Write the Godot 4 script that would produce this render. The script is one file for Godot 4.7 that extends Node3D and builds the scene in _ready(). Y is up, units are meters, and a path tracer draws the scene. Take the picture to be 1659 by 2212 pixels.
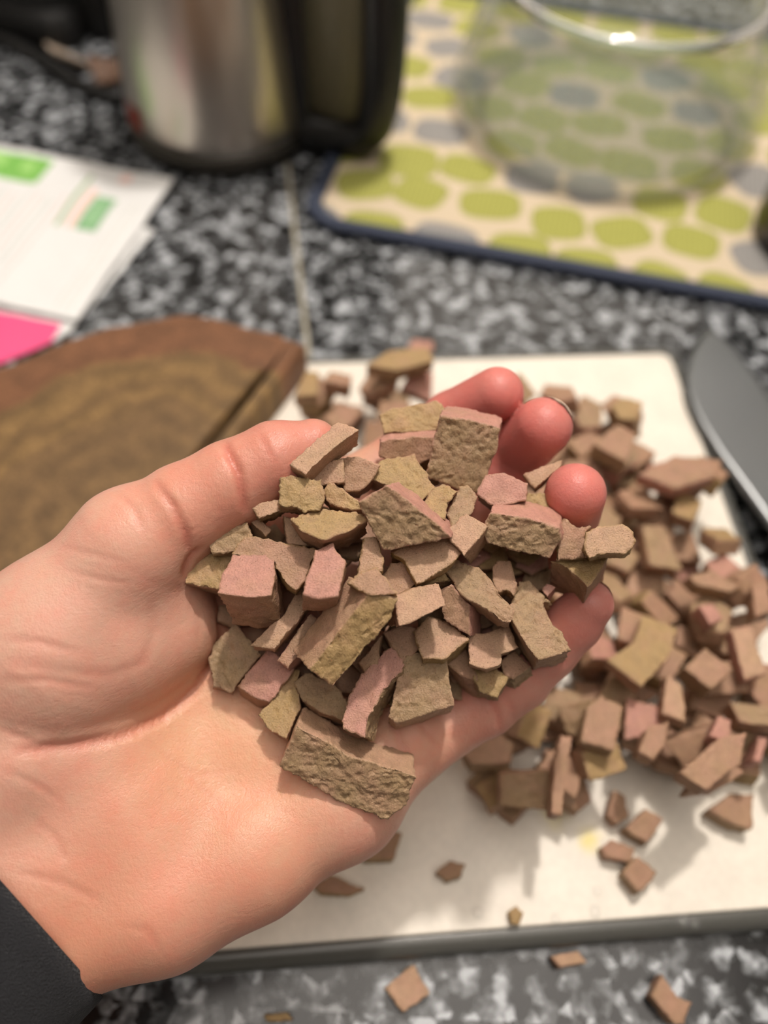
extends Node3D

# ---------------------------------------------------------------- small helpers
var rng := RandomNumberGenerator.new()
var taken := {}

func numbered(called: String) -> String:
	if not taken.has(called):
		taken[called] = 0
		return called
	taken[called] += 1
	return "%s_%03d" % [called, taken[called]]

func tag(o: Node, label: String, category: String, group := "", kind := "") -> void:
	if label: o.set_meta("label", label)
	if category: o.set_meta("category", category)
	if group: o.set_meta("group", group)
	if kind: o.set_meta("kind", kind)

func part(called: String, m: Mesh, mat: Material, parent: Node, at := Vector3.ZERO) -> MeshInstance3D:
	var o := MeshInstance3D.new()
	o.mesh = m
	o.material_override = mat
	o.name = numbered(called) if parent == self else called
	o.position = at
	o.cast_shadow = GeometryInstance3D.SHADOW_CASTING_SETTING_ON
	parent.add_child(o, true)
	return o

func base(called: String, at := Vector3.ZERO) -> Node3D:
	var o := Node3D.new()
	o.name = numbered(called)
	o.position = at
	add_child(o, true)
	return o

func plain(c: Color, rough := 0.6, metal := 0.0) -> StandardMaterial3D:
	var m := StandardMaterial3D.new()
	m.albedo_color = c
	m.roughness = rough
	m.metallic = metal
	return m

func tex(img: Image) -> ImageTexture:
	return ImageTexture.create_from_image(img)

func noise_of(type: int, freq: float, sd: int, octaves := 3) -> FastNoiseLite:
	var n := FastNoiseLite.new()
	n.noise_type = type as FastNoiseLite.NoiseType
	n.frequency = freq
	n.seed = sd
	n.fractal_octaves = octaves
	if octaves == 1: n.fractal_type = FastNoiseLite.FRACTAL_NONE
	return n

# closed outline (x, z) swept through rings of (inset, y); first ring is the bottom, last the top
func slab(poly: PackedVector2Array, rings: Array, uvs := 1.0) -> ArrayMesh:
	var p := poly
	var area := 0.0
	for i in p.size():
		area += p[i].cross(p[(i + 1) % p.size()])
	if area < 0.0:
		p = poly.duplicate()
		p.reverse()
	var n := p.size()
	var inw := PackedVector2Array()
	for i in n:
		var a: Vector2 = (p[i] - p[(i + n - 1) % n]).normalized()
		var b: Vector2 = (p[(i + 1) % n] - p[i]).normalized()
		var na := Vector2(-a.y, a.x)
		var nb := Vector2(-b.y, b.x)
		var m := (na + nb).normalized()
		inw.append(m / maxf(m.dot(na), 0.35))
	var st := SurfaceTool.new()
	st.begin(Mesh.PRIMITIVE_TRIANGLES)
	var tri := Geometry2D.triangulate_polygon(p)
	for cap in 2:
		st.set_smooth_group(0 if cap == 0 else 2)
		var r: Vector2 = rings[0] if cap == 0 else rings[rings.size() - 1]
		for k in range(0, tri.size(), 3):
			var ids := [tri[k], tri[k + 1], tri[k + 2]]
			var q := [p[ids[0]], p[ids[1]], p[ids[2]]]
			var up: bool = (q[1] - q[0]).cross(q[2] - q[0]) < 0.0
			if up == (cap == 0):
				ids.reverse()
			ids.reverse()
			for id in ids:
				var w: Vector2 = p[id] + inw[id] * r.x
				st.set_uv(w * uvs)
				st.add_vertex(Vector3(w.x, r.y, w.y))
	st.set_smooth_group(1)
	for k in rings.size() - 1:
		var r0: Vector2 = rings[k]
		var r1: Vector2 = rings[k + 1]
		for i in n:
			var j := (i + 1) % n
			var a := p[i] + inw[i] * r0.x
			var b := p[j] + inw[j] * r0.x
			var c := p[j] + inw[j] * r1.x
			var d := p[i] + inw[i] * r1.x
			var quad := [Vector3(a.x, r0.y, a.y), Vector3(b.x, r0.y, b.y), Vector3(c.x, r1.y, c.y), Vector3(d.x, r1.y, d.y)]
			for id in [0, 1, 2, 0, 2, 3]:
				st.set_uv(Vector2(quad[id].x, quad[id].z) * uvs)
				st.add_vertex(quad[id])
	st.generate_normals()
	return st.commit()

func round_rect(w: float, d: float, r: float, seg := 8) -> PackedVector2Array:
	var out := PackedVector2Array()
	for q in 4:
		var c := Vector2((w / 2 - r) * (1 if q == 0 or q == 3 else -1), (d / 2 - r) * (1 if q < 2 else -1))
		for k in seg + 1:
			var a := PI / 2 * (q + float(k) / seg)
			out.append(c + Vector2(cos(a), sin(a)) * r)
	return out

# (radius, height) profile turned round y; a repeated point keeps an edge crisp
func lathe(prof: PackedVector2Array, seg := 64, ribs := 0, rib := 0.0, y0 := 0.0, y1 := 1.0) -> ArrayMesh:
	var st := SurfaceTool.new()
	st.begin(Mesh.PRIMITIVE_TRIANGLES)
	var g := 0
	for k in prof.size() - 1:
		if prof[k].is_equal_approx(prof[k + 1]):
			g += 1
			continue
		st.set_smooth_group(g)
		for i in seg:
			var q := []
			for e in [[k, i], [k, i + 1], [k + 1, i + 1], [k + 1, i]]:
				var a: float = TAU * (e[1] % seg) / seg
				var r: float = prof[e[0]].x
				if ribs and prof[e[0]].y > y0 and prof[e[0]].y < y1:
					r += rib * cos(ribs * a)
				q.append(Vector3(r * cos(a), prof[e[0]].y, r * sin(a)))
			for id in [0, 2, 1, 0, 3, 2]:
				st.add_vertex(q[id])
	st.generate_normals()
	return st.commit()

# tube of elliptical section along a smooth path
func tube(path: PackedVector3Array, rad: float, seg := 12, flat := 1.0, up := Vector3.UP) -> ArrayMesh:
	var c := Curve3D.new()
	c.bake_interval = 0.004
	for i in path.size():
		var t := (path[mini(i + 1, path.size() - 1)] - path[maxi(i - 1, 0)]) / 6.0
		c.add_point(path[i], -t, t)
	var pts := c.get_baked_points()
	var st := SurfaceTool.new()
	st.begin(Mesh.PRIMITIVE_TRIANGLES)
	var rings := []
	for i in pts.size():
		var t := (pts[mini(i + 1, pts.size() - 1)] - pts[maxi(i - 1, 0)]).normalized()
		var s := t.cross(up).normalized()
		var u := s.cross(t)
		var ring := PackedVector3Array()
		for k in seg:
			var a := TAU * k / seg
			ring.append(pts[i] + s * cos(a) * rad + u * sin(a) * rad * flat)
		rings.append(ring)
	for i in rings.size() - 1:
		for k in seg:
			var l := (k + 1) % seg
			for v in [rings[i][k], rings[i + 1][l], rings[i + 1][k], rings[i][k], rings[i][l], rings[i + 1][l]]:
				st.add_vertex(v)
	for e in [0, rings.size() - 1]:
		for k in seg:
			var l := (k + 1) % seg
			st.add_vertex(pts[e])
			st.add_vertex(rings[e][k if e == 0 else l])
			st.add_vertex(rings[e][l if e == 0 else k])
	st.generate_normals()
	return st.commit()

func box(s: Vector3) -> BoxMesh:
	var b := BoxMesh.new()
	b.size = s
	return b

# ---------------------------------------------------------------- meat chunks
const TONE := {
	"c": [Color(0.475, 0.295, 0.188), 0.07], "r": [Color(0.36, 0.238, 0.135), 0.5], "y": [Color(0.39, 0.258, 0.118), 0.38],
	"p": [Color(0.50, 0.252, 0.195), 0.07], "b": [Color(0.385, 0.226, 0.142), 0.16]}
var warp := noise_of(FastNoiseLite.TYPE_SIMPLEX_SMOOTH, 0.13, 3, 2)
var fine := noise_of(FastNoiseLite.TYPE_SIMPLEX_SMOOTH, 0.62, 5, 3)
var blot := noise_of(FastNoiseLite.TYPE_SIMPLEX_SMOOTH, 0.11, 9, 2)

# a cut piece: an outline, the vector through its thickness, one look for the cut face and one for the flanks
func chunk_mesh(outline: PackedVector3Array, ext: Vector3, res: float, look: String, flank: String, sd: int) -> ArrayMesh:
	var top := outline.duplicate()
	var nn := Vector3.ZERO
	var c := Vector3.ZERO
	for i in top.size():
		nn += top[i].cross(top[(i + 1) % top.size()])
		c += top[i] / top.size()
	if nn.dot(ext) > 0.0:
		top.reverse()
	var n := top.size()
	var V := PackedVector3Array(top)
	V.append(c)
	for p in top:
		V.append(c + ext + (p - c) * 0.98)
	V.append(c + ext)
	var T := PackedInt32Array()
	for i in n:
		var j := (i + 1) % n
		T.append_array(PackedInt32Array([n, i, j, 0, 2 * n + 1, n + 1 + j, n + 1 + i, 1, i, n + 1 + i, n + 1 + j, 1, i, n + 1 + j, j, 1]))
	for step in 7:
		var mids := {}
		var R := PackedInt32Array()
		var cut := false
		for k in range(0, T.size(), 4):
			var id := [T[k], T[k + 1], T[k + 2]]
			var m := [-1, -1, -1]
			var cnt := 0
			for e in 3:
				var a: int = id[e]
				var b: int = id[(e + 1) % 3]
				if V[a].distance_squared_to(V[b]) > res * res:
					var key := mini(a, b) * 65536 + maxi(a, b)
					if not mids.has(key):
						mids[key] = V.size()
						V.append((V[a] + V[b]) * 0.5)
					m[e] = mids[key]
					cnt += 1
			var f := T[k + 3]
			if cnt == 0:
				R.append_array(PackedInt32Array([id[0], id[1], id[2], f]))
				continue
			cut = true
			if cnt == 3:
				R.append_array(PackedInt32Array([id[0], m[0], m[2], f, m[0], id[1], m[1], f, m[2], m[1], id[2], f, m[0], m[1], m[2], f]))
			else:
				var s := 0
				if cnt == 1:
					while m[s] < 0: s += 1
					R.append_array(PackedInt32Array([id[s], m[s], id[(s + 2) % 3], f, m[s], id[(s + 1) % 3], id[(s + 2) % 3], f]))
				else:
					while m[s] >= 0: s += 1
					var a: int = id[s]
					var b: int = id[(s + 1) % 3]
					var d: int = id[(s + 2) % 3]
					var mb: int = m[(s + 1) % 3]
					var ma: int = m[(s + 2) % 3]
					R.append_array(PackedInt32Array([d, ma, mb, f, a, b, ma, f, b, mb, ma, f]))
		T = R
		if not cut: break
	var N := PackedVector3Array()
	N.resize(V.size())
	var A := PackedFloat32Array()
	A.resize(V.size())
	var W := PackedFloat32Array()
	W.resize(V.size())
	for k in range(0, T.size(), 4):
		var w := (V[T[k + 1]] - V[T[k]]).cross(V[T[k + 2]] - V[T[k]])
		var l := w.length()
		for e in 3:
			N[T[k + e]] += w
			A[T[k + e]] += l
			if T[k + 3] == 0: W[T[k + e]] += l
	var off := Vector3(sd * 17.3, sd * 7.7, -sd * 11.9)
	var ca: Color = TONE[look][0]
	var cb: Color = TONE[flank][0]
	var ra: float = TONE[look][1]
	var rb: float = TONE[flank][1]
	var cols := PackedColorArray()
	cols.resize(V.size())
	for i in V.size():
		var p := V[i] * 1000.0 + off
		var share := W[i] / maxf(A[i], 1e-12)
		var nv := N[i].normalized()
		var edge := 1.0 - N[i].length() / maxf(A[i], 1e-12)
		var rough := lerpf(rb, ra, share)
		var f := fine.get_noise_3dv(p)
		var pit := maxf(fine.get_noise_3dv(p * 0.55 + Vector3(40, 0, 0)) - 0.12, 0.0)
		var push := warp.get_noise_3dv(p) * 0.14 + f * rough * 0.8 - pit * rough * 2.6 - minf(edge, 0.4) * 0.25 + (f * 0.45 if edge > 0.05 else 0.0)
		V[i] += nv * push * 0.001
		V[i] += Vector3(warp.get_noise_3dv(p + Vector3(90, 0, 0)), warp.get_noise_3dv(p + Vector3(0, 90, 0)), warp.get_noise_3dv(p + Vector3(0, 0, 90))) * 0.0004
		var b := blot.get_noise_3dv(p)
		var col := cb.lerp(ca, share)
		col = col.lerp(Color(0.50, 0.25, 0.19) if b > 0.0 else Color(0.37, 0.255, 0.12), absf(b) * 0.35)
		col = col * (1.0 + f * 0.12 + blot.get_noise_3dv(p * 2.3) * 0.12)
		cols[i] = Color(col.r, col.g, col.b, 1.0)
	N.fill(Vector3.ZERO)
	var I := PackedInt32Array()
	for k in range(0, T.size(), 4):
		var w := (V[T[k + 1]] - V[T[k]]).cross(V[T[k + 2]] - V[T[k]])
		for e in 3:
			N[T[k + e]] += w
		I.append_array(PackedInt32Array([T[k], T[k + 2], T[k + 1]]))
	for i in N.size():
		N[i] = N[i].normalized()
	var arr := []
	arr.resize(Mesh.ARRAY_MAX)
	arr[Mesh.ARRAY_VERTEX] = V
	arr[Mesh.ARRAY_NORMAL] = N
	arr[Mesh.ARRAY_COLOR] = cols
	arr[Mesh.ARRAY_INDEX] = I
	var am := ArrayMesh.new()
	am.add_surface_from_arrays(Mesh.PRIMITIVE_TRIANGLES, arr)
	return am

func meat_material() -> StandardMaterial3D:
	var size := 512
	var a := noise_of(FastNoiseLite.TYPE_SIMPLEX, 0.06, 21, 4).get_seamless_image(size, size).get_data()
	var b := noise_of(FastNoiseLite.TYPE_CELLULAR, 0.03, 22, 1)
	b.cellular_return_type = FastNoiseLite.RETURN_DISTANCE
	var pd := b.get_seamless_image(size, size).get_data()
	var alb := PackedByteArray()
	alb.resize(size * size * 3)
	var hgt := PackedByteArray()
	hgt.resize(size * size)
	for i in size * size:
		var g := 0.86 + 0.14 * a[i] / 255.0
		var pore := 0.0 if pd[i] > 26 else 1.0 - pd[i] / 26.0
		pore *= 1.0 if a[i] > 140 else 0.0
		g *= 1.0 - 0.62 * pore
		alb[i * 3] = int(255.0 * g)
		alb[i * 3 + 1] = int(255.0 * g * (1.0 - 0.05 * pore))
		alb[i * 3 + 2] = int(255.0 * g * (1.0 - 0.12 * pore))
		hgt[i] = int(clampf(a[i] * 0.55 + 100.0 - 100.0 * pore, 0, 255))
	var m := StandardMaterial3D.new()
	m.vertex_color_use_as_albedo = true
	m.albedo_texture = tex(Image.create_from_data(size, size, false, Image.FORMAT_RGB8, alb))
	m.heightmap_enabled = true
	m.heightmap_texture = tex(Image.create_from_data(size, size, false, Image.FORMAT_L8, hgt))
	m.heightmap_scale = 0.03
	m.uv1_triplanar = true
	m.uv1_scale = Vector3.ONE * 45.0
	m.roughness = 0.56
	m.metallic_specular = 0.4
	m.subsurf_scatter_enabled = true
	m.subsurf_scatter_strength = 0.03
	return m

# one piece given in millimetres of the scene; its node sits at its middle
func place_chunk(outline: Array, ext: Vector3, look: String, flank: String, label: String, group: String, res: float, sd: int, mat: Material) -> MeshInstance3D:
	var c := Vector3.ZERO
	for p in outline:
		c += p * 0.001 / outline.size()
	c += ext * 0.0005
	var loc := PackedVector3Array()
	for p in outline:
		loc.append(p * 0.001 - c)
	var o := part("meat_chunk", chunk_mesh(loc, ext * 0.001, res, look, flank, sd), mat, self, c)
	tag(o, label, "meat chunk", group)
	return o

# ---------------------------------------------------------------- the hand: a field of tapered bones, meshed as surface nets
var BA := PackedVector3Array()
var BD := PackedVector3Array()
var BI := PackedFloat32Array()
var BR := PackedFloat32Array()
var BS := PackedFloat32Array()
var BG := PackedInt32Array()
const KG := [9.0, 6.0, 1.5, 1.5, 1.5, 1.5, 1.5]

func add_bones(g: int, chain: Array) -> void:
	for i in chain.size() - 1:
		var a := Vector3(chain[i].x, chain[i].y, chain[i].z)
		var b := Vector3(chain[i + 1].x, chain[i + 1].y, chain[i + 1].z)
		BA.append(a)
		BD.append(b - a)
		BI.append(1.0 / (b - a).length_squared())
		BR.append(chain[i].w)
		BS.append(chain[i + 1].w - chain[i].w)
		BG.append(g)

func sm(a: float, b: float, k: float) -> float:
	var h := k - absf(a - b)
	return minf(a, b) if h <= 0.0 else minf(a, b) - h * h * 0.25 / k

func bone(p: Vector3, i: int) -> float:
	var q := p - BA[i]
	var t := clampf(q.dot(BD[i]) * BI[i], 0.0, 1.0)
	return (q - BD[i] * t).length() - BR[i] - BS[i] * t

func field(p: Vector3, ids: PackedInt32Array) -> float:
	var g := [1e3, 1e3, 1e3, 1e3, 1e3, 1e3, 1e3]
	for i in ids:
		var q := p - BA[i]
		var t := clampf(q.dot(BD[i]) * BI[i], 0.0, 1.0)
		var d := (q - BD[i] * t).length() - BR[i] - BS[i] * t
		var w := BG[i]
		g[w] = sm(g[w], d, KG[w])
	var th := sm(g[1], g[2], 3.0)
	var f := sm(sm(sm(g[3], g[4], 1.0), g[5], 1.0), g[6], 1.0)
	return sm(sm(g[0], th, 3.5), f, 4.0)

func slope(p: Vector3, ids: PackedInt32Array) -> Vector3:
	var e := 0.25
	return Vector3(
		field(p + Vector3(e, 0, 0), ids) - field(p - Vector3(e, 0, 0), ids),
		field(p + Vector3(0, e, 0), ids) - field(p - Vector3(0, e, 0), ids),
		field(p + Vector3(0, 0, e), ids) - field(p - Vector3(0, 0, e), ids)) / (2.0 * e)

func hand_mesh(creases: Array, tones: Array) -> ArrayMesh:
	var cell := CELL
	var nb := 4
	var lo := Vector3(1e9, 1e9, 1e9)
	var hi := -lo
	for i in BA.size():
		var r := maxf(BR[i], BR[i] + BS[i]) + 3.0
		for p in [BA[i], BA[i] + BD[i]]:
			lo = lo.min(p - Vector3.ONE * r)
			hi = hi.max(p + Vector3.ONE * r)
	var nx := (int((hi.x - lo.x) / cell / nb) + 1) * nb + 1
	var ny := (int((hi.y - lo.y) / cell / nb) + 1) * nb + 1
	var nz := (int((hi.z - lo.z) / cell / nb) + 1) * nb + 1
	var F := PackedFloat32Array()
	F.resize(nx * ny * nz)
	F.fill(99.0)
	var X := PackedInt32Array()
	X.resize(nx * ny * nz)
	X.fill(-1)
	var hd := cell * nb * 0.5 * 1.7321
	var every := PackedInt32Array(range(BA.size()))
	var V := PackedVector3Array()
	var N := PackedVector3Array()
	var C := PackedColorArray()
	var cells := PackedInt32Array()
	for bz in range(0, nz - 1, nb):
		for by in range(0, ny - 1, nb):
			for bx in range(0, nx - 1, nb):
				var mid := lo + Vector3(bx + nb * 0.5, by + nb * 0.5, bz + nb * 0.5) * cell
				var least := 1e9
				var ds := PackedFloat32Array()
				for i in every:
					var d := bone(mid, i)
					ds.append(d)
					least = minf(least, d)
				if least > hd * 1.2 + 4.0: continue
				if least < -hd - 12.0: continue
				var ids := PackedInt32Array()
				for i in every:
					if ds[i] < hd + 9.0: ids.append(i)
				var fm := field(mid, ids)
				if absf(fm) > hd * 1.5: continue
				for z in range(bz, bz + nb + 1):
					for y in range(by, by + nb + 1):
						for x in range(bx, bx + nb + 1):
							var at := (z * ny + y) * nx + x
							if F[at] == 99.0:
								F[at] = field(lo + Vector3(x, y, z) * cell, ids)
				for z in range(bz, bz + nb):
					for y in range(by, by + nb):
						for x in range(bx, bx + nb):
							var at := (z * ny + y) * nx + x
							var s := 0
							var corner := [at, at + 1, at + nx, at + nx + 1, at + nx * ny, at + nx * ny + 1, at + nx * ny + nx, at + nx * ny + nx + 1]
							for q in corner:
								if F[q] < 0.0: s += 1
							if s == 0 or s == 8: continue
							var p := Vector3.ZERO
							var cnt := 0
							for e in [[0, 1], [2, 3], [4, 5], [6, 7], [0, 2], [1, 3], [4, 6], [5, 7], [0, 4], [1, 5], [2, 6], [3, 7]]:
								var fa := F[corner[e[0]]]
								var fb := F[corner[e[1]]]
								if (fa < 0.0) == (fb < 0.0): continue
								var t := fa / (fa - fb)
								var va := Vector3(e[0] & 1, (e[0] >> 1) & 1, e[0] >> 2)
								var vb := Vector3(e[1] & 1, (e[1] >> 1) & 1, e[1] >> 2)
								p += va.lerp(vb, t)
								cnt += 1
							p = lo + (Vector3(x, y, z) + p / cnt) * cell
							var g := slope(p, ids)
							p -= g * field(p, ids) / maxf(g.length_squared(), 0.2)
							X[at] = V.size()
							V.append(p)
							N.append(slope(p, ids).normalized())
							cells.append(at)
	# creases: narrow valleys pressed along lines on the skin
	var bins := {}
	for cr in creases:
		var pts: Array = cr[2]
		for i in pts.size() - 1:
			var a: Vector3 = pts[i]
			var b: Vector3 = pts[i + 1]
			var steps := int(a.distance_to(b) / 0.5) + 1
			for k in steps:
				var p := a.lerp(b, float(k) / steps)
				var edge := minf(float(i) + float(k) / steps, float(pts.size() - 1) - i - float(k) / steps)
				var key := Vector3i((p / 4.0).floor())
				if not bins.has(key): bins[key] = []
				bins[key].append([p, cr[0], cr[1] * clampf(edge * 1.5 + 0.25, 0.0, 1.0)])
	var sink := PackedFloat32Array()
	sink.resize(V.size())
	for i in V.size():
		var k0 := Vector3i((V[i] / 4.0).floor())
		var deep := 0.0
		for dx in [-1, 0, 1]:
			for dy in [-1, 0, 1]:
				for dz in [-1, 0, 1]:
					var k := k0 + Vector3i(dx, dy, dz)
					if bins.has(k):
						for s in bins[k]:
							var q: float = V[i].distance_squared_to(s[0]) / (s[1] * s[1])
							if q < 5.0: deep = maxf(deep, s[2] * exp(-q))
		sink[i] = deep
	for i in V.size():
		var w := 0.35
		var col := Color(0.575, 0.295, 0.205) * w
		for t in tones:
			var d: float = V[i].distance_squared_to(t[0]) / (t[1] * t[1])
			if d < 8.0:
				var e := exp(-d) * 2.4
				col += t[2] * e
				w += e
		col = col / w
		var b := blot.get_noise_3dv(V[i] * 0.9) * 0.07 + blot.get_noise_3dv(V[i] * 3.0) * 0.05
		col = Color(col.r * (1.0 + b * 0.4), col.g * (1.0 - b), col.b * (1.0 - b))
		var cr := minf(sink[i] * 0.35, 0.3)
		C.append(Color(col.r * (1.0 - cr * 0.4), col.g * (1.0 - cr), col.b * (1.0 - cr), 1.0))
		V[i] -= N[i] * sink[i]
	var I := PackedInt32Array()
	for at in cells:
		var x := at % nx
		var y := (at / nx) % ny
		var z := at / (nx * ny)
		var inside := F[at] < 0.0
		if x < nx - 1 and y > 0 and z > 0 and inside != (F[at + 1] < 0.0):
			quad(I, X, [at, at - nx, at - nx - nx * ny, at - nx * ny], inside)
		if y < ny - 1 and x > 0 and z > 0 and inside != (F[at + nx] < 0.0):
			quad(I, X, [at, at - nx * ny, at - nx * ny - 1, at - 1], inside)
		if z < nz - 1 and x > 0 and y > 0 and inside != (F[at + nx * ny] < 0.0):
			quad(I, X, [at, at - 1, at - 1 - nx, at - nx], inside)
	var M := PackedVector3Array()
	M.resize(V.size())
	for k in range(0, I.size(), 3):
		var w := (V[I[k + 2]] - V[I[k]]).cross(V[I[k + 1]] - V[I[k]])
		for e in 3:
			M[I[k + e]] += w
	for i in V.size():
		var m := M[i].normalized()
		N[i] = N[i] if sink[i] < 0.02 else m
	for i in V.size():
		V[i] *= 0.001
	var arr := []
	arr.resize(Mesh.ARRAY_MAX)
	arr[Mesh.ARRAY_VERTEX] = V
	arr[Mesh.ARRAY_NORMAL] = N
	arr[Mesh.ARRAY_COLOR] = C
	arr[Mesh.ARRAY_INDEX] = I
	var am := ArrayMesh.new()
	am.add_surface_from_arrays(Mesh.PRIMITIVE_TRIANGLES, arr)
	return am

func quad(I: PackedInt32Array, X: PackedInt32Array, c: Array, inside: bool) -> void:
	var a := X[c[0]]
	var b := X[c[1]]
	var d := X[c[2]]
	var e := X[c[3]]
	if a < 0 or b < 0 or d < 0 or e < 0: return
	if inside:
		I.append_array(PackedInt32Array([a, d, b, a, e, d]))
	else:
		I.append_array(PackedInt32Array([a, b, d, a, d, e]))

func skin_material() -> StandardMaterial3D:
	var size := 512
	var a := noise_of(FastNoiseLite.TYPE_CELLULAR, 0.055, 31, 2)
	a.cellular_return_type = FastNoiseLite.RETURN_DISTANCE2_SUB
	var lines := a.get_seamless_image(size, size).get_data()
	var soft := noise_of(FastNoiseLite.TYPE_SIMPLEX, 0.02, 33, 4).get_seamless_image(size, size).get_data()
	var hgt := PackedByteArray()
	hgt.resize(size * size)
	for i in size * size:
		hgt[i] = int(clampf(minf(lines[i], 90) * 0.9 + soft[i] * 0.6, 0, 255))
	var m := StandardMaterial3D.new()
	m.vertex_color_use_as_albedo = true
	m.heightmap_enabled = true
	m.heightmap_texture = tex(Image.create_from_data(size, size, false, Image.FORMAT_L8, hgt))
	m.heightmap_scale = 0.015
	m.uv1_triplanar = true
	m.uv1_scale = Vector3.ONE * 48.0
	m.roughness = 0.39
	m.metallic_specular = 0.42
	m.subsurf_scatter_enabled = true
	m.subsurf_scatter_strength = 0.12
	return m

# ---------------------------------------------------------------- surfaces
func granite() -> StandardMaterial3D:
	var size := 1024
	var big := noise_of(FastNoiseLite.TYPE_SIMPLEX, 0.021, 41, 4)
	big.fractal_gain = 0.55
	var small := noise_of(FastNoiseLite.TYPE_CELLULAR, 0.085, 42, 1)
	small.cellular_return_type = FastNoiseLite.RETURN_CELL_VALUE
	small.domain_warp_enabled = true
	small.domain_warp_amplitude = 6.0
	small.domain_warp_frequency = 0.1
	var A := big.get_image(size, size).get_data()
	var B := small.get_image(size, size).get_data()
	var S := noise_of(FastNoiseLite.TYPE_SIMPLEX, 0.012, 43, 3).get_image(size, size).get_data()
	var out := PackedByteArray()
	out.resize(size * size * 3)
	var lut := PackedByteArray()
	lut.resize(256 * 3)
	for v in 256:
		var t := v / 255.0
		var c := Color8(22, 22, 23)
		var stops := [[0.36, 18], [0.42, 40], [0.50, 78], [0.60, 104], [0.68, 150], [0.76, 178]]
		for q in stops.size() - 1:
			var f := smoothstep(stops[q][0], stops[q + 1][0], t)
			if t > stops[q][0]:
				var g := int(lerpf(stops[q][1], stops[q + 1][1], f))
				c = Color8(int(g * 0.98), g, mini(int(g * 1.03), 255))
		lut[v * 3] = c.r8
		lut[v * 3 + 1] = c.g8
		lut[v * 3 + 2] = c.b8
	for i in size * size:
		var v := clampi(int(A[i] * 0.6 + B[i] * 0.4 + (S[i] - 128) * 0.1), 0, 255)
		out[i * 3] = lut[v * 3]
		out[i * 3 + 1] = lut[v * 3 + 1]
		out[i * 3 + 2] = lut[v * 3 + 2]
	var m := StandardMaterial3D.new()
	m.albedo_texture = tex(Image.create_from_data(size, size, false, Image.FORMAT_RGB8, out))
	m.uv1_triplanar = true
	m.uv1_world_triplanar = true
	m.uv1_scale = Vector3.ONE * 3.0
	m.roughness = 0.2
	m.metallic_specular = 0.55
	return m

func mat_print() -> Image:
	var w := 1024
	var h := 768
	var img := Image.create(w, h, false, Image.FORMAT_RGB8)
	img.fill(Color8(196, 180, 155))
	var r := RandomNumberGenerator.new()
	r.seed = 77
	var per := 1024.0 / 400.0
	var row := 0
	var y := 16.0
	while y < 320.0:
		var x := (22.0 if row % 2 else 2.0)
		while x < 410.0:
			var c := Color8(150, 150, 74) if r.randf() > 0.2 else Color8(134, 131, 128)
			if c.g > c.r and r.randf() < 0.35: c = Color8(134, 134, 62)
			var cx := (x + r.randf_range(-3.5, 3.5)) * per
			var cy := (y + r.randf_range(-3.5, 3.5)) * per
			var a := r.randf_range(15.5, 19.0) * per
			var b := r.randf_range(13.5, 17.0) * per
			var tilt := r.randf_range(-0.5, 0.5)
			for py in range(maxi(int(cy - 20 * per), 0), mini(int(cy + 20 * per), h)):
				for px in range(maxi(int(cx - 22 * per), 0), mini(int(cx + 20 * per), w)):
					var q := Vector2(px - cx, py - cy).rotated(tilt)
					var e := pow(absf(q.x) / a, 3.0) + pow(absf(q.y) / b, 3.0)
					if e < 1.0:
						img.set_pixel(px, py, c * (0.94 if (px / 4) % 2 else 1.05) if e < 0.8 else c * 0.93)
			x += 40.0
		y += 35.0
		row += 1
	return img

func paper_print(leaf: int) -> Image:
	var img := Image.create(512, 512, false, Image.FORMAT_RGB8)
	img.fill(Color8(225, 225, 224))
	# page millimetres: s leftwards from the right edge, t from the top edge, 2.9 pixels each
	var k := 2.9
	var put := func(s0: float, s1: float, t0: float, t1: float, c: Color):
		img.fill_rect(Rect2i(int(s0 * k), int(t0 * k), maxi(int((s1 - s0) * k), 1), maxi(int((t1 - t0) * k), 1)), c)
	if leaf == 0:
		put.call(76, 176, 3, 27, Color8(120, 178, 84))
		put.call(84, 92, 8, 18, Color8(158, 206, 118))
		put.call(104, 116, 6, 15, Color8(160, 208, 120))
		put.call(24, 37, 27, 58, Color8(120, 168, 120))
		put.call(28, 33, 31, 53, Color8(150, 190, 146))
		put.call(46.5, 49.5, 10, 58, Color8(150, 172, 130))
		put.call(38, 43, 22, 58, Color8(238, 200, 190))
		put.call(24, 31, 4, 12, Color8(240, 200, 192))
		for n in 9:
			put.call(53 + n * 5, 54.6 + n * 5, 32 + (n * 7) % 9, 110 - (n * 13) % 22, Color8(205, 207, 203) if n % 3 else Color8(232, 208, 204))
		for n in 3:
			put.call(8 + n * 4, 9.4 + n * 4, 24 + n * 3, 120, Color8(214, 215, 211))
	else:
		put.call(10, 60, 84, 140, Color8(230, 82, 132))
		for n in 8:
			put.call(12 + n * 5, 13.4 + n * 5, 6 + (n * 5) % 9, 62 - (n * 11) % 17, Color8(206, 209, 206))
		put.call(50, 58, 52, 66, Color8(208, 196, 120))
	return img

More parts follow.
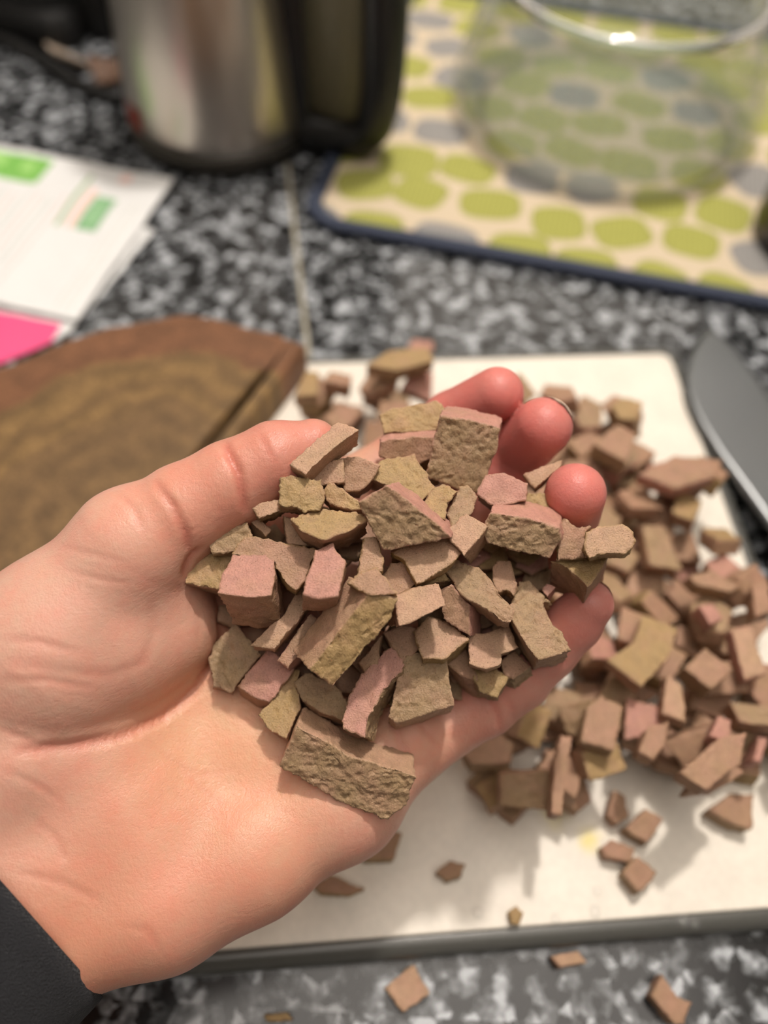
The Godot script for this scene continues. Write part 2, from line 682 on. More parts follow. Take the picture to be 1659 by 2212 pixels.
func wood_image(bark: PackedVector2Array, lo: Vector2, span: float) -> Image:
	var size := 512
	var img := Image.create(size, size, false, Image.FORMAT_RGB8)
	var w := noise_of(FastNoiseLite.TYPE_SIMPLEX, 0.012, 51, 3)
	var g := noise_of(FastNoiseLite.TYPE_SIMPLEX, 0.09, 52, 3)
	for y in size:
		for x in size:
			var p := lo + Vector2(x, y) * span / size
			var r := 1e9
			for i in bark.size() - 1:
				r = minf(r, p.distance_to(Geometry2D.get_closest_point_to_segment(p, bark[i], bark[i + 1])))
			r += w.get_noise_2d(p.x * 1.6, p.y * 1.6) * 7.0
			var col := Color(0.46, 0.365, 0.235)
			var ring := 0.5 + 0.5 * sin(r * 0.5 + 2.0 * w.get_noise_2d(p.x, p.y + 300.0))
			col = col.lerp(Color(0.34, 0.265, 0.18), ring * 0.55)
			col = col.lerp(Color(0.415, 0.29, 0.205), 1.0 - smoothstep(21.0, 26.0, r))
			col = col.lerp(Color(0.38, 0.30, 0.21), smoothstep(48.0, 60.0, r) * 0.6)
			col = col * (1.0 + 0.16 * g.get_noise_2d(p.x * 4.0, p.y * 4.0) + 0.12 * w.get_noise_2d(p.x * 5.0, p.y * 5.0))
			img.set_pixel(x, y, Color(col.r, col.g, col.b))
	return img

# ---------------------------------------------------------------- the place
func _ready() -> void:
	rng.seed = 11
	# camera
	var cam := Camera3D.new()
	cam.name = "camera"
	cam.position = Vector3(0, 0.29, 0)
	cam.rotation_degrees = Vector3(-57.0, 0, 3.4)
	var lens := CameraAttributesPhysical.new()
	lens.frustum_focal_length = 18.13
	lens.frustum_focus_distance = 0.183
	lens.frustum_near = 0.02
	lens.frustum_far = 20.0
	lens.exposure_aperture = 3.4
	cam.attributes = lens
	add_child(cam)
	cam.current = true
	# air and exposure
	var env := Environment.new()
	env.background_mode = Environment.BG_COLOR
	env.background_color = Color(0.02, 0.018, 0.015)
	env.tonemap_mode = Environment.TONE_MAPPER_LINEAR
	env.tonemap_exposure = 0.61
	env.sdfgi_enabled = true
	env.ssao_enabled = true
	env.ssil_enabled = true
	var we := WorldEnvironment.new()
	we.name = "world_environment"
	we.environment = env
	add_child(we)
	# ceiling lamps: a small one beyond the worktop throws the hand's shadow, a broad panel lights the rest softly
	downlight(LAMP[0], LAMP[1], LAMP[2])
	panel_light(PANEL[0], PANEL[1], PANEL[2])

	# the room
	var paint := plain(Color(0.85, 0.84, 0.82), 0.9)
	var tile := plain(Color(0.42, 0.36, 0.3), 0.6)
	for s in [["floor", Vector3(4.4, 0.1, 4.4), Vector3(0, -0.95, 0.5), tile], ["ceiling", Vector3(4.4, 0.1, 4.4), Vector3(0, 1.55, 0.5), paint],
		["wall_back", Vector3(4.4, 2.6, 0.1), Vector3(0, 0.3, -1.65), paint], ["wall_front", Vector3(4.4, 2.6, 0.1), Vector3(0, 0.3, 2.65), paint],
		["wall_left", Vector3(0.1, 2.6, 4.4), Vector3(-2.15, 0.3, 0.5), paint], ["wall_right", Vector3(0.1, 2.6, 4.4), Vector3(2.15, 0.3, 0.5), paint]]:
		tag(part(s[0], box(s[1]), s[3], self, s[2]), "", "", "", "structure")

	worktop()
	cutting_board()
	wooden_board()
	drying_mat()
	kettle()
	jar()
	bottle()
	appliance()
	leaflet()
	knife()
	var meat := meat_material()
	board_pieces(meat)
	person()
	heap(meat)
	droplets()

func downlight(at: Vector3, energy: float, tint: Color) -> void:
	var t := base("ceiling_lamp", at)
	part("trim_ring", lathe(PackedVector2Array([Vector2(0.04, -0.004), Vector2(0.06, -0.006), Vector2(0.064, 0.0), Vector2(0.06, 0.004), Vector2(0.04, 0.004)]), 32), plain(Color(0.9, 0.9, 0.88), 0.4), t)
	var glow := plain(tint, 0.5)
	glow.emission_enabled = true
	glow.emission = tint
	glow.emission_energy_multiplier = 6.0
	part("glowing_disc", lathe(PackedVector2Array([Vector2(0.0001, -0.002), Vector2(0.041, -0.002), Vector2(0.041, 0.002), Vector2(0.0001, 0.002)]), 32), glow, t)
	var l := OmniLight3D.new()
	l.name = "lamp_light"
	l.light_color = tint
	l.light_energy = energy
	l.light_size = 0.04
	l.omni_range = 6.0
	l.omni_attenuation = 2.0
	l.shadow_enabled = true
	l.position = Vector3(0, -0.05, 0)
	t.add_child(l)
	tag(t, "round recessed ceiling lamp above the far side of the worktop", "ceiling lamp")

func panel_light(at: Vector3, energy: float, tint: Color) -> void:
	var t := base("ceiling_panel", at)
	var glow := plain(tint, 0.5)
	glow.emission_enabled = true
	glow.emission = tint
	glow.emission_energy_multiplier = 0.9
	part("frame", slab(round_rect(1.24, 0.94, 0.02), [Vector2(0, -0.006), Vector2(0, 0.008)]), plain(Color(0.9, 0.9, 0.88), 0.4), t)
	part("glowing_diffuser", slab(round_rect(1.2, 0.9, 0.01), [Vector2(0.002, -0.012), Vector2(0, -0.006)]), glow, t)
	var l := AreaLight3D.new()
	l.name = "panel_area_light"
	l.area_size = Vector2(1.2, 0.9)
	l.light_color = tint
	l.light_energy = energy
	l.area_range = 6.0
	l.area_attenuation = 2.0
	l.shadow_enabled = true
	l.position = Vector3(0, -0.02, 0)
	l.rotation_degrees = Vector3(-90, 0, 0)
	t.add_child(l)
	tag(t, "large flat ceiling light panel above the worktop", "ceiling light")

func worktop() -> void:
	var g := granite()
	var t := base("worktop")
	# a joint runs away from the viewer between two granite tiles
	var a := Vector2(-0.0468, -0.3)
	var dir := Vector2(-0.182, -0.983)
	var side := Vector2(0.983, -0.182)
	var far := -1.0
	var near := -0.12
	var front := 0.35
	var p0 := a + dir * ((far - a.y) / dir.y)
	var p1 := a + dir * ((near - a.y) / dir.y)
	var gap := side * 0.0012
	var rr := [Vector2(0, -0.03), Vector2(0, -0.0006), Vector2(0.0006, 0)]
	part("granite_tile", slab(PackedVector2Array([Vector2(-1.2, far), p0 - gap, p1 - gap, Vector2(-1.2, near)]), rr), g, t)
	part("granite_tile", slab(PackedVector2Array([p0 + gap, Vector2(1.2, far), Vector2(1.2, near), p1 + gap]), rr), g, t)
	part("granite_tile", slab(PackedVector2Array([Vector2(-1.2, near + 0.0032), Vector2(1.2, near + 0.0032), Vector2(1.2, front), Vector2(-1.2, front)]), rr), g, t)
	var filler := plain(Color(0.60, 0.58, 0.52), 0.8)
	part("joint_filler", slab(PackedVector2Array([p0 - gap, p0 + gap, p1 + gap, p1 - gap]), [Vector2(0, -0.03), Vector2(0, -0.0003)]), filler, t)
	part("joint_filler", slab(PackedVector2Array([Vector2(-1.2, near), Vector2(1.2, near), Vector2(1.2, near + 0.0032), Vector2(-1.2, near + 0.0032)]), [Vector2(0, -0.03), Vector2(0, -0.0003)]), filler, t)
	part("cabinet", box(Vector3(2.36, 0.86, 1.3)), plain(Color(0.5, 0.42, 0.34), 0.6), t, Vector3(0, -0.465, -0.325))
	tag(t, "speckled black and grey granite worktop of large tiles with a pale joint", "worktop")

func cutting_board() -> void:
	var yaw := deg_to_rad(6.85)
	var t := base("cutting_board", Vector3(BOARD.x, 0, BOARD.y))
	t.rotation.y = yaw
	var w := 0.372
	var d := BOARD_D
	var img := Image.create(512, 512, false, Image.FORMAT_RGB8)
	var n := noise_of(FastNoiseLite.TYPE_SIMPLEX, 0.03, 61, 4)
	var n2 := noise_of(FastNoiseLite.TYPE_SIMPLEX, 0.2, 62, 2)
	var spots := [Vector2(0.0659, -0.0716), Vector2(0.0756, -0.0538), Vector2(0.0643, -0.0607)]
	var loc := []
	for s in spots:
		loc.append((s - BOARD).rotated(yaw))
	for y in 512:
		for x in 512:
			var c := Color(0.875, 0.845, 0.795) * (1.0 + 0.03 * n.get_noise_2d(x, y) + 0.02 * n2.get_noise_2d(x, y))
			var q := Vector2(x / 512.0 - 0.5, y / 512.0 - 0.5) * 0.4
			for s in loc:
				var e := exp(-q.distance_squared_to(s) / (0.0035 * 0.0035)) * (0.6 + 0.8 * n.get_noise_2d(x * 3.0, y * 3.0))
				c = c.lerp(Color(0.86, 0.78, 0.42), clampf(e, 0, 0.75))
			img.set_pixel(x, y, Color(c.r, c.g, c.b))
	var m := plain(Color.WHITE, 0.4)
	m.albedo_texture = tex(img)
	m.uv1_offset = Vector3(0.5, 0.5, 0)
	m.uv1_scale = Vector3(2.5, 2.5, 1)
	part("cutting_surface", slab(round_rect(w - 0.012, d - 0.012, 0.006), [Vector2(0, 0.004), Vector2(0, 0.0116), Vector2(0.0006, 0.012)]), m, t)
	var rim := plain(Color(0.30, 0.30, 0.285), 0.28)
	# grey rim all round, a ring of four mitred bars with rounded shoulders
	var o := round_rect(w, d, 0.01, 8)
	var i := round_rect(w - 0.012, d - 0.012, 0.006, 8)
	var st := SurfaceTool.new()
	st.begin(Mesh.PRIMITIVE_TRIANGLES)
	var prof := [Vector2(0, 0.0), Vector2(0, 0.0085), Vector2(0.12, 0.0102), Vector2(0.4, 0.0116), Vector2(0.85, 0.0122), Vector2(1.0, 0.0119), Vector2(1.0, 0.002)]
	for k in prof.size() - 1:
		for a in o.size():
			var b := (a + 1) % o.size()
			var q := []
			for e in [[a, k], [b, k], [b, k + 1], [a, k + 1]]:
				var v := o[e[0]].lerp(i[e[0]], prof[e[1]].x)
				q.append(Vector3(v.x, prof[e[1]].y, v.y))
			for id in [0, 1, 2, 0, 2, 3]:
				st.add_vertex(q[id])
	st.generate_normals()
	part("grey_rim", st.commit(), rim, t)
	tag(t, "white rectangular cutting board with a dark grey rim under the meat pile", "cutting board")

func wooden_board() -> void:
	var pts := PackedVector2Array()
	for p in WOOD:
		pts.append(p * 0.001)
	var body := PackedVector2Array()
	var r := RandomNumberGenerator.new()
	r.seed = 5
	var n := pts.size()
	var curve_from := WOOD_STRAIGHT
	for i in n:
		var a := pts[i]
		var b := pts[(i + 1) % n]
		body.append(a)
		if i >= curve_from:
			var steps := int(a.distance_to(b) / 0.007)
			var side := (b - a).normalized().orthogonal()
			for k in range(1, steps):
				body.append(a.lerp(b, float(k) / steps) + side * r.randf_range(-0.0013, 0.0013))
	var t := base("wooden_board", Vector3(-0.045, 0.0125, -0.22))
	var own := PackedVector2Array()
	for p in body:
		own.append(Vector2((p.x + 0.045), p.y + 0.22))
	var lo := Vector2(-240, -80)
	var bark := PackedVector2Array()
	for i in range(curve_from + 1, n):
		bark.append(WOOD[i] - Vector2(-45, -220))
	bark.append(WOOD[0] - Vector2(-45, -220))
	var m := plain(Color.WHITE, 0.62)
	m.albedo_texture = tex(wood_image(bark, lo, 280.0))
	m.uv1_scale = Vector3(1.0 / 0.28, 1.0 / 0.28, 1)
	m.uv1_offset = Vector3(-lo.x / 280.0, -lo.y / 280.0, 0)
	m.metallic_specular = 0.3
	part("slice", slab(own, [Vector2(0, 0.0), Vector2(0, 0.0185), Vector2(0.001, 0.0197), Vector2(0.0022, 0.02)]), m, t)
	var strip := PackedVector2Array()
	for p in WOOD_SLOT:
		strip.append(Vector2(p.x * 0.001 + 0.045, p.y * 0.001 + 0.22))
	tag(t, "round slice of brown wood with growth rings and one straight sawn side", "wooden board")

func drying_mat() -> void:
	var yaw := -atan2(0.181, 0.983)
	var corner := Vector2(-0.0555, -0.385)
	var t := base("drying_mat", Vector3(corner.x, 0, corner.y))
	t.rotation.y = yaw
	var w := 0.40
	var d := 0.30
	var o := round_rect(w, d, 0.022, 10)
	for k in o.size():
		o[k] += Vector2(w / 2, -d / 2)
	var m := plain(Color.WHITE, 0.95)
	m.albedo_texture = tex(mat_print())
	m.uv1_scale = Vector3(1.0 / 0.4, 1.0 / 0.3, 1)
	m.uv1_offset = Vector3(0, 1, 0)
	m.rim_enabled = true
	m.rim = 0.2
	part("padded_cloth", slab(o, [Vector2(0.001, 0.0002), Vector2(0, 0.002), Vector2(0.002, 0.0042), Vector2(0.008, 0.005)]), m, t)
	var edge := PackedVector3Array()
	for k in o.size() + 1:
		edge.append(Vector3(o[k % o.size()].x, 0.0038, o[k % o.size()].y))
	part("piped_edge", tube(edge, 0.0052, 12, 0.7), plain(Color(0.17, 0.2, 0.27), 0.85), t)
	tag(t, "cream drying mat printed with green and grey blobs, navy piped edge", "drying mat")

func kettle() -> void:
	var t := base("kettle", Vector3(-0.119, 0, -0.483))
	t.rotation.y = -deg_to_rad(18)
	var steel := plain(Color(0.74, 0.71, 0.67), 0.28, 0.92)
	part("body", lathe(PackedVector2Array([Vector2(0.001, 0.0135), Vector2(0.0585, 0.0135), Vector2(0.0595, 0.0145), Vector2(0.0592, 0.02), Vector2(0.055, 0.075), Vector2(0.0505, 0.13), Vector2(0.047, 0.19), Vector2(0.044, 0.205), Vector2(0.001, 0.208)]), 96), steel, t)
	part("base_ring", lathe(PackedVector2Array([Vector2(0.001, 0.0), Vector2(0.0575, 0.0), Vector2(0.0602, 0.0025), Vector2(0.0608, 0.008), Vector2(0.060, 0.0125), Vector2(0.0575, 0.0135), Vector2(0.001, 0.0135)]), 96), plain(Color(0.3, 0.29, 0.27), 0.4, 0.85), t)
	part("lid", lathe(PackedVector2Array([Vector2(0.001, 0.232), Vector2(0.02, 0.231), Vector2(0.04, 0.222), Vector2(0.045, 0.208), Vector2(0.044, 0.2)]), 64), plain(Color(0.03, 0.03, 0.03), 0.4), t)
	var black := plain(Color(0.022, 0.022, 0.02), 0.35)
	var path := PackedVector3Array()
	for p in [Vector2(0.05, 0.185), Vector2(0.078, 0.192), Vector2(0.1, 0.175), Vector2(0.108, 0.12), Vector2(0.109, 0.06), Vector2(0.104, 0.026), Vector2(0.088, 0.015), Vector2(0.06, 0.014)]:
		path.append(Vector3(p.x, p.y, 0))
	var h := part("handle", tube(path, 0.0125, 16, 1.15, Vector3(0, 0, 1)), black, t)
	h.set_meta("label", "black handle")
	part("mounting_strip", slab(PackedVector2Array([Vector2(0.046, -0.012), Vector2(0.065, -0.011), Vector2(0.065, 0.011), Vector2(0.046, 0.012)]), [Vector2(0, 0.005), Vector2(0, 0.185), Vector2(0.002, 0.19)]), black, t)
	part("grip_inlay", slab(PackedVector2Array([Vector2(0.064, -0.009), Vector2(0.101, -0.009), Vector2(0.101, 0.009), Vector2(0.064, 0.009)]), [Vector2(0.004, 0.024), Vector2(0, 0.034), Vector2(0, 0.176), Vector2(0.002, 0.18)]), plain(Color(0.44, 0.42, 0.33), 0.5, 0.2), t)
	# a small red sticker low on the left of the body
	var st := SurfaceTool.new()
	st.begin(Mesh.PRIMITIVE_TRIANGLES)
	for i in 8:
		for j in 6:
			var q := []
			for e in [[i, j], [i + 1, j], [i + 1, j + 1], [i, j + 1]]:
				var a: float = lerpf(STICKER.x, STICKER.y, e[0] / 8.0)
				var y: float = lerpf(0.017, 0.031, e[1] / 6.0)
				var rr := lerpf(0.0592, 0.055, (y - 0.02) / 0.055) + 0.0004
				q.append(Vector3(rr * cos(a), y, rr * sin(a)))
			for id in [0, 1, 2, 0, 2, 3]:
				st.add_vertex(q[id])
	st.generate_normals()
	part("sticker", st.commit(), plain(Color(0.5, 0.16, 0.08), 0.5), t).set_meta("label", "small red sticker")
	tag(t, "brushed steel insulated kettle with a black handle beside the drying mat", "kettle")

func jar() -> void:
	var t := base("glass_jar", Vector3(0.129, 0.005, -0.513))
	t.scale = Vector3(1.02, 0.9, 1.02)
	var m := StandardMaterial3D.new()
	m.transparency = BaseMaterial3D.TRANSPARENCY_ALPHA
	m.albedo_color = Color(0.50, 0.60, 0.54, 0.12)
	m.roughness = 0.04
	var out := PackedVector2Array([Vector2(0.001, 0.0), Vector2(0.084, 0.0), Vector2(0.094, 0.003), Vector2(0.0985, 0.01), Vector2(0.0985, 0.02)])
	for k in 9:
		out.append(Vector2(lerpf(0.098, 0.086, k / 8.0), lerpf(0.022, 0.068, k / 8.0)))
	out.append_array(PackedVector2Array([Vector2(0.0835, 0.074), Vector2(0.0785, 0.079), Vector2(0.0775, 0.082), Vector2(0.0785, 0.0855), Vector2(0.077, 0.088), Vector2(0.0745, 0.0875), Vector2(0.0735, 0.083)]))
	for k in 9:
		out.append(Vector2(lerpf(0.078, 0.093, k / 8.0), lerpf(0.076, 0.02, k / 8.0)))
	out.append_array(PackedVector2Array([Vector2(0.088, 0.01), Vector2(0.07, 0.0065), Vector2(0.001, 0.006)]))
	part("glass_wall", lathe(out, 256, 64, 0.0008, 0.021, 0.067), m, t)
	var solid := StandardMaterial3D.new()
	solid.refraction_enabled = true
	solid.refraction_scale = 0.05
	solid.albedo_color = Color(0.92, 0.97, 0.95, 0.0)
	solid.roughness = 0.03
	var ring := PackedVector2Array()
	for k in 17:
		var a := TAU * k / 16.0
		ring.append(Vector2(0.0762 + 0.0028 * cos(a), 0.0885 + 0.0034 * sin(a)))
	part("thick_rim", lathe(ring, 128), solid, t)
	var bead := SphereMesh.new()
	bead.radius = 0.0016
	bead.height = 0.0032
	bead.radial_segments = 12
	bead.rings = 6
	for k in 7:
		var a := PI / 2 - 0.25 + k * 0.085
		part("raised_bead", bead, m, t, Vector3(0.0845 * cos(a), 0.072, 0.0845 * sin(a)))
	tag(t, "wide clear glass jar with a thick rim and fine ribs on the drying mat", "jar")

func bottle() -> void:
	var t := base("bottle", Vector3(0.246, 0.005, -0.392))
	part("body", lathe(PackedVector2Array([Vector2(0.001, 0.0), Vector2(0.036, 0.0), Vector2(0.0395, 0.003), Vector2(0.041, 0.009), Vector2(0.041, 0.1), Vector2(0.036, 0.125), Vector2(0.016, 0.15), Vector2(0.014, 0.2), Vector2(0.001, 0.2)]), 64), plain(Color(0.12, 0.085, 0.05), 0.22), t)
	part("label_band", lathe(PackedVector2Array([Vector2(0.0413, 0.03), Vector2(0.0413, 0.095)]), 64), plain(Color(0.09, 0.15, 0.14), 0.5), t)
	tag(t, "dark brown bottle with a dark teal label at the right frame edge", "bottle")

func appliance() -> void:
	var t := base("coffee_machine", Vector3(-0.3, 0, -0.69))
	t.rotation.y = -0.35
	var black := plain(Color(0.012, 0.012, 0.012), 0.7)
	part("body", slab(round_rect(0.26, 0.16, 0.02), [Vector2(0.004, 0), Vector2(0, 0.004), Vector2(0, 0.25), Vector2(0.008, 0.258)]), black, t)
	part("drip_tray", slab(round_rect(0.2, 0.05, 0.015), [Vector2(0.003, 0), Vector2(0, 0.003), Vector2(0, 0.02), Vector2(0.004, 0.024)]), black, t, Vector3(0, 0, 0.085))
	tag(t, "matte black kitchen appliance in the far left corner behind the kettle", "appliance")
	var c := part("power_cord", tube(PackedVector3Array([Vector3(-0.43, 0.0045, -0.47), Vector3(-0.345, 0.0045, -0.545), Vector3(-0.298, 0.0045, -0.566), Vector3(-0.25, 0.0045, -0.537), Vector3(-0.222, 0.004, -0.514), Vector3(-0.19, 0.004, -0.502), Vector3(-0.172, 0.0045, -0.55), Vector3(-0.135, 0.0045, -0.59)]), 0.0045, 12), plain(Color(0.05, 0.048, 0.048), 0.5), self)
	tag(c, "thick black power cord curving across the granite left of the kettle", "power cord")
	var pts := [[Vector2(-0.262, -0.566), Vector2(-0.236, -0.556), Vector2(-0.216, -0.538), Vector2(-0.224, -0.529), Vector2(-0.246, -0.54)], [Vector2(-0.222, -0.54), Vector2(-0.196, -0.55), Vector2(-0.181, -0.535), Vector2(-0.186, -0.514), Vector2(-0.212, -0.519)]]
	var says := ["crumpled whitish onion skin lying between the cord and the black appliance", "curled brown onion skin lying beside the kettle base"]
	for k in 2:
		var loc := PackedVector3Array()
		var mid := Vector3(pts[k][0].x, 0.004, pts[k][0].y)
		for q in pts[k]:
			loc.append(Vector3(q.x, 0.006 + 0.006 * sin(q.x * 300.0), q.y) - mid)
		var o := part("onion_skin", chunk_mesh(loc, Vector3(0, -0.0035, 0), 0.003, "c" if k == 0 else "b", "b", 70 + k), plain(Color(0.62, 0.56, 0.5) if k == 0 else Color(0.36, 0.27, 0.21), 0.6), self, mid)
		tag(o, says[k], "onion skin", "onion skins by the kettle")

func leaf_mesh(poly: Array, o: Vector3, lift: float, sd: int) -> ArrayMesh:
	# outline in page millimetres (s left of the right edge, t down the page), gently wavy, 0.25 mm thick
	var p := PackedVector2Array()
	for q in poly: p.append(q)
	var st := SurfaceTool.new()
	st.begin(Mesh.PRIMITIVE_TRIANGLES)
	var step := 6.0
	var lo := p[0]
	var hi := p[0]
	for q in p:
		lo = lo.min(q)
		hi = hi.max(q)
	var y := lo.y
	while y < hi.y:
		var x := lo.x
		while x < hi.x:
			var cellp := PackedVector2Array([Vector2(x, y), Vector2(x + step, y), Vector2(x + step, y + step), Vector2(x, y + step)])
			for piece in Geometry2D.intersect_polygons(cellp, p):
				var tri := Geometry2D.triangulate_polygon(piece)
				for k in range(0, tri.size(), 3):
					var ids := [tri[k], tri[k + 1], tri[k + 2]]
					if (piece[ids[1]] - piece[ids[0]]).cross(piece[ids[2]] - piece[ids[0]]) > 0.0: ids.reverse()
					for face in 2:
						for id in (ids if face == 0 else [ids[2], ids[1], ids[0]]):
							var q: Vector2 = piece[id]
							var h := lift + (warp.get_noise_2d(q.x * 0.25 + sd * 50.0, q.y * 0.25) + 1.0) * 1.2 - face * 0.25
							st.set_uv(q * 2.9 / 512.0)
							st.set_smooth_group(face)
							st.add_vertex(Vector3(-q.x * 0.982 - q.y * 0.19, h, -q.x * 0.19 + q.y * 0.982) * 0.001)
			x += step
		y += step
	st.generate_normals()
	return st.commit()

func leaflet() -> void:
	var t := base("paper_leaflet", Vector3(-0.138, 0, -0.414))
	for k in 2:
		var m := plain(Color.WHITE, 0.5)
		m.albedo_texture = tex(paper_print(k))
		m.cull_mode = BaseMaterial3D.CULL_DISABLED
		var o := part("leaf", leaf_mesh([Vector2(0, 0), Vector2(170, -4), Vector2(170, 125), Vector2(2, 125)], Vector3.ZERO, 3.6, 1) if k == 0 else leaf_mesh([Vector2(-5.5, 0), Vector2(160, 0), Vector2(160, 118), Vector2(30, 122), Vector2(4, 88)], Vector3.ZERO, 0.6, 2), m, t)
		if k == 1: o.position = Vector3(-0.19 * 0.0435, 0, 0.982 * 0.0435)
	tag(t, "white printed paper leaflet with green boxes and a pink corner", "leaflet")

func knife() -> void:
	var t := base("knife", Vector3(0.158, 0.0145, -0.296))
	var steel := plain(Color(0.46, 0.47, 0.475), 0.36, 0.75)
	var pts := PackedVector2Array()
	for p in BLADE:
		pts.append((p * 0.001) - Vector2(0.158, -0.296))
	part("blade", slab(pts, [Vector2(0.0005, 0), Vector2(0, 0.0004), Vector2(0.0028, 0.0018), Vector2(0.0035, 0.002)]), steel, t)
	var along: Vector2 = KNIFE_END[1].normalized()
	var end: Vector2 = KNIFE_END[0] * 0.001 - Vector2(0.158, -0.296) + along * 0.05
	var h := part("handle", slab(round_rect(0.027, 0.12, 0.009), [Vector2(0.005, -0.008), Vector2(0, -0.004), Vector2(0, 0.006), Vector2(0.006, 0.01)]), plain(Color(0.03, 0.03, 0.03), 0.4), t, Vector3(end.x, 0, end.y))
	h.rotation.y = atan2(along.x, along.y)
	tag(t, "broad grey steel knife resting across the right corner of the cutting board", "knife")

func board_pieces(meat: Material) -> void:
	# single pieces lying about
	var sd := 300
	for l in LOOSE:
		place_chunk(l[3], l[4], l[0], l[1], l[2], "", 0.0016, sd, meat)
		sd += 1
	# the pile: pieces dropped one by one onto a height field of what already lies there
	var g := 0.0015
	var nx := 260
	var nz := 240
	var x0 := -0.16
	var z0 := -0.33
	var H := PackedFloat32Array()
	H.resize(nx * nz)
	H.fill(0.0122)
	var area := PackedVector2Array()
	for p in PILE: area.append(p * 0.001)
	var kinds := []
	var names := ["b", "b", "r", "b", "y", "b", "c", "b", "p", "r"]
	for k in 14:
		var n := (4 if k % 3 else 5)
		var a := rng.randf_range(0.0066, 0.0098)
		var b := rng.randf_range(0.0048, 0.0074)
		var th := rng.randf_range(0.0055, 0.009)
		var o := PackedVector3Array()
		for i in n:
			var w := TAU * (i + 0.5 + rng.randf_range(-0.22, 0.22)) / n
			o.append(Vector3(a * cos(w), th / 2, b * sin(w)) * 1.25)
		kinds.append([chunk_mesh(o, Vector3(rng.randf_range(-0.0015, 0.0015), -th, rng.randf_range(-0.0015, 0.0015)), 0.0019, names[k % 10], names[(k * 3 + 1) % 10], 500 + k), maxf(a, b) * 1.25, th])
	var protos := {}
	var made := 0
	for k in 620:
		var best := 1e9
		var bx: Transform3D
		var bz: Array
		var kind: Array = kinds[k % kinds.size()]
		var foot: PackedVector3Array = kind[0].surface_get_arrays(0)[Mesh.ARRAY_VERTEX]
		for attempt in 7:
			var p := Vector2.ZERO
			for dart in 40:
				p = Vector2(rng.randf_range(x0, x0 + nx * g), rng.randf_range(z0, z0 + nz * g))
				if Geometry2D.is_point_in_polygon(p, area): break
			if not Geometry2D.is_point_in_polygon(p, area): continue
			var tiltness := 0.12 if k < 110 else 0.45
			var basis := Basis.from_euler(Vector3(rng.randf_range(-tiltness, tiltness), rng.randf_range(0, TAU), rng.randf_range(-tiltness, tiltness)))
			var y := -1.0
			var cover := []
			for i in range(0, foot.size(), 2):
				var v := basis * foot[i]
				var cx := int((p.x + v.x - x0) / g)
				var cz := int((p.y + v.z - z0) / g)
				if cx < 0 or cz < 0 or cx >= nx or cz >= nz: continue
				var at := cz * nx + cx
				y = maxf(y, H[at] - v.y)
				cover.append(Vector2(at, v.y))
			if y > 0.0 and y < best:
				best = y
				bx = Transform3D(basis, Vector3(p.x, y + 0.0001, p.y))
				bz = cover
		if best > 0.038: continue
		for c in bz:
			H[int(c.x)] = maxf(H[int(c.x)], best + c.y)
		var o: MeshInstance3D
		if not protos.has(k % kinds.size()):
			o = part("meat_chunk", kind[0], meat, self)
			protos[k % kinds.size()] = o
		else:
			o = protos[k % kinds.size()].duplicate()
			o.name = numbered("meat_chunk")
			add_child(o, true)
		o.transform = bx
		tag(o, "small brown meat piece among the many heaped on the white cutting board", "meat chunk", "meat pieces heaped on the white board")
		made += 1
	# the pieces that stand out, laid on top
	for l in TOP:
		var c := Vector3.ZERO
		for p in l[3]: c += p * 0.001 / l[3].size()
		var tall: float = l[4]
		var loc := PackedVector3Array()
		for p in l[3]: loc.append(p * 0.001 - c + Vector3(0, tall / 2, 0))
		var mesh := chunk_mesh(loc, Vector3(0, -tall, 0), 0.0017, l[0], l[1], sd)
		sd += 1
		var y := 0.0
		var verts: PackedVector3Array = mesh.surface_get_arrays(0)[Mesh.ARRAY_VERTEX]
		var cover := []
		for v in verts:
			var cx := int((c.x + v.x - x0) / g)
			var cz := int((c.z + v.z - z0) / g)
			if cx < 0 or cz < 0 or cx >= nx or cz >= nz: continue
			y = maxf(y, H[cz * nx + cx] - v.y)
			cover.append(Vector2(cz * nx + cx, v.y))
		for q in cover:
			H[int(q.x)] = maxf(H[int(q.x)], y + q.y)
		tag(part("meat_chunk", mesh, meat, self, Vector3(c.x, y, c.z)), l[2], "meat chunk", "")

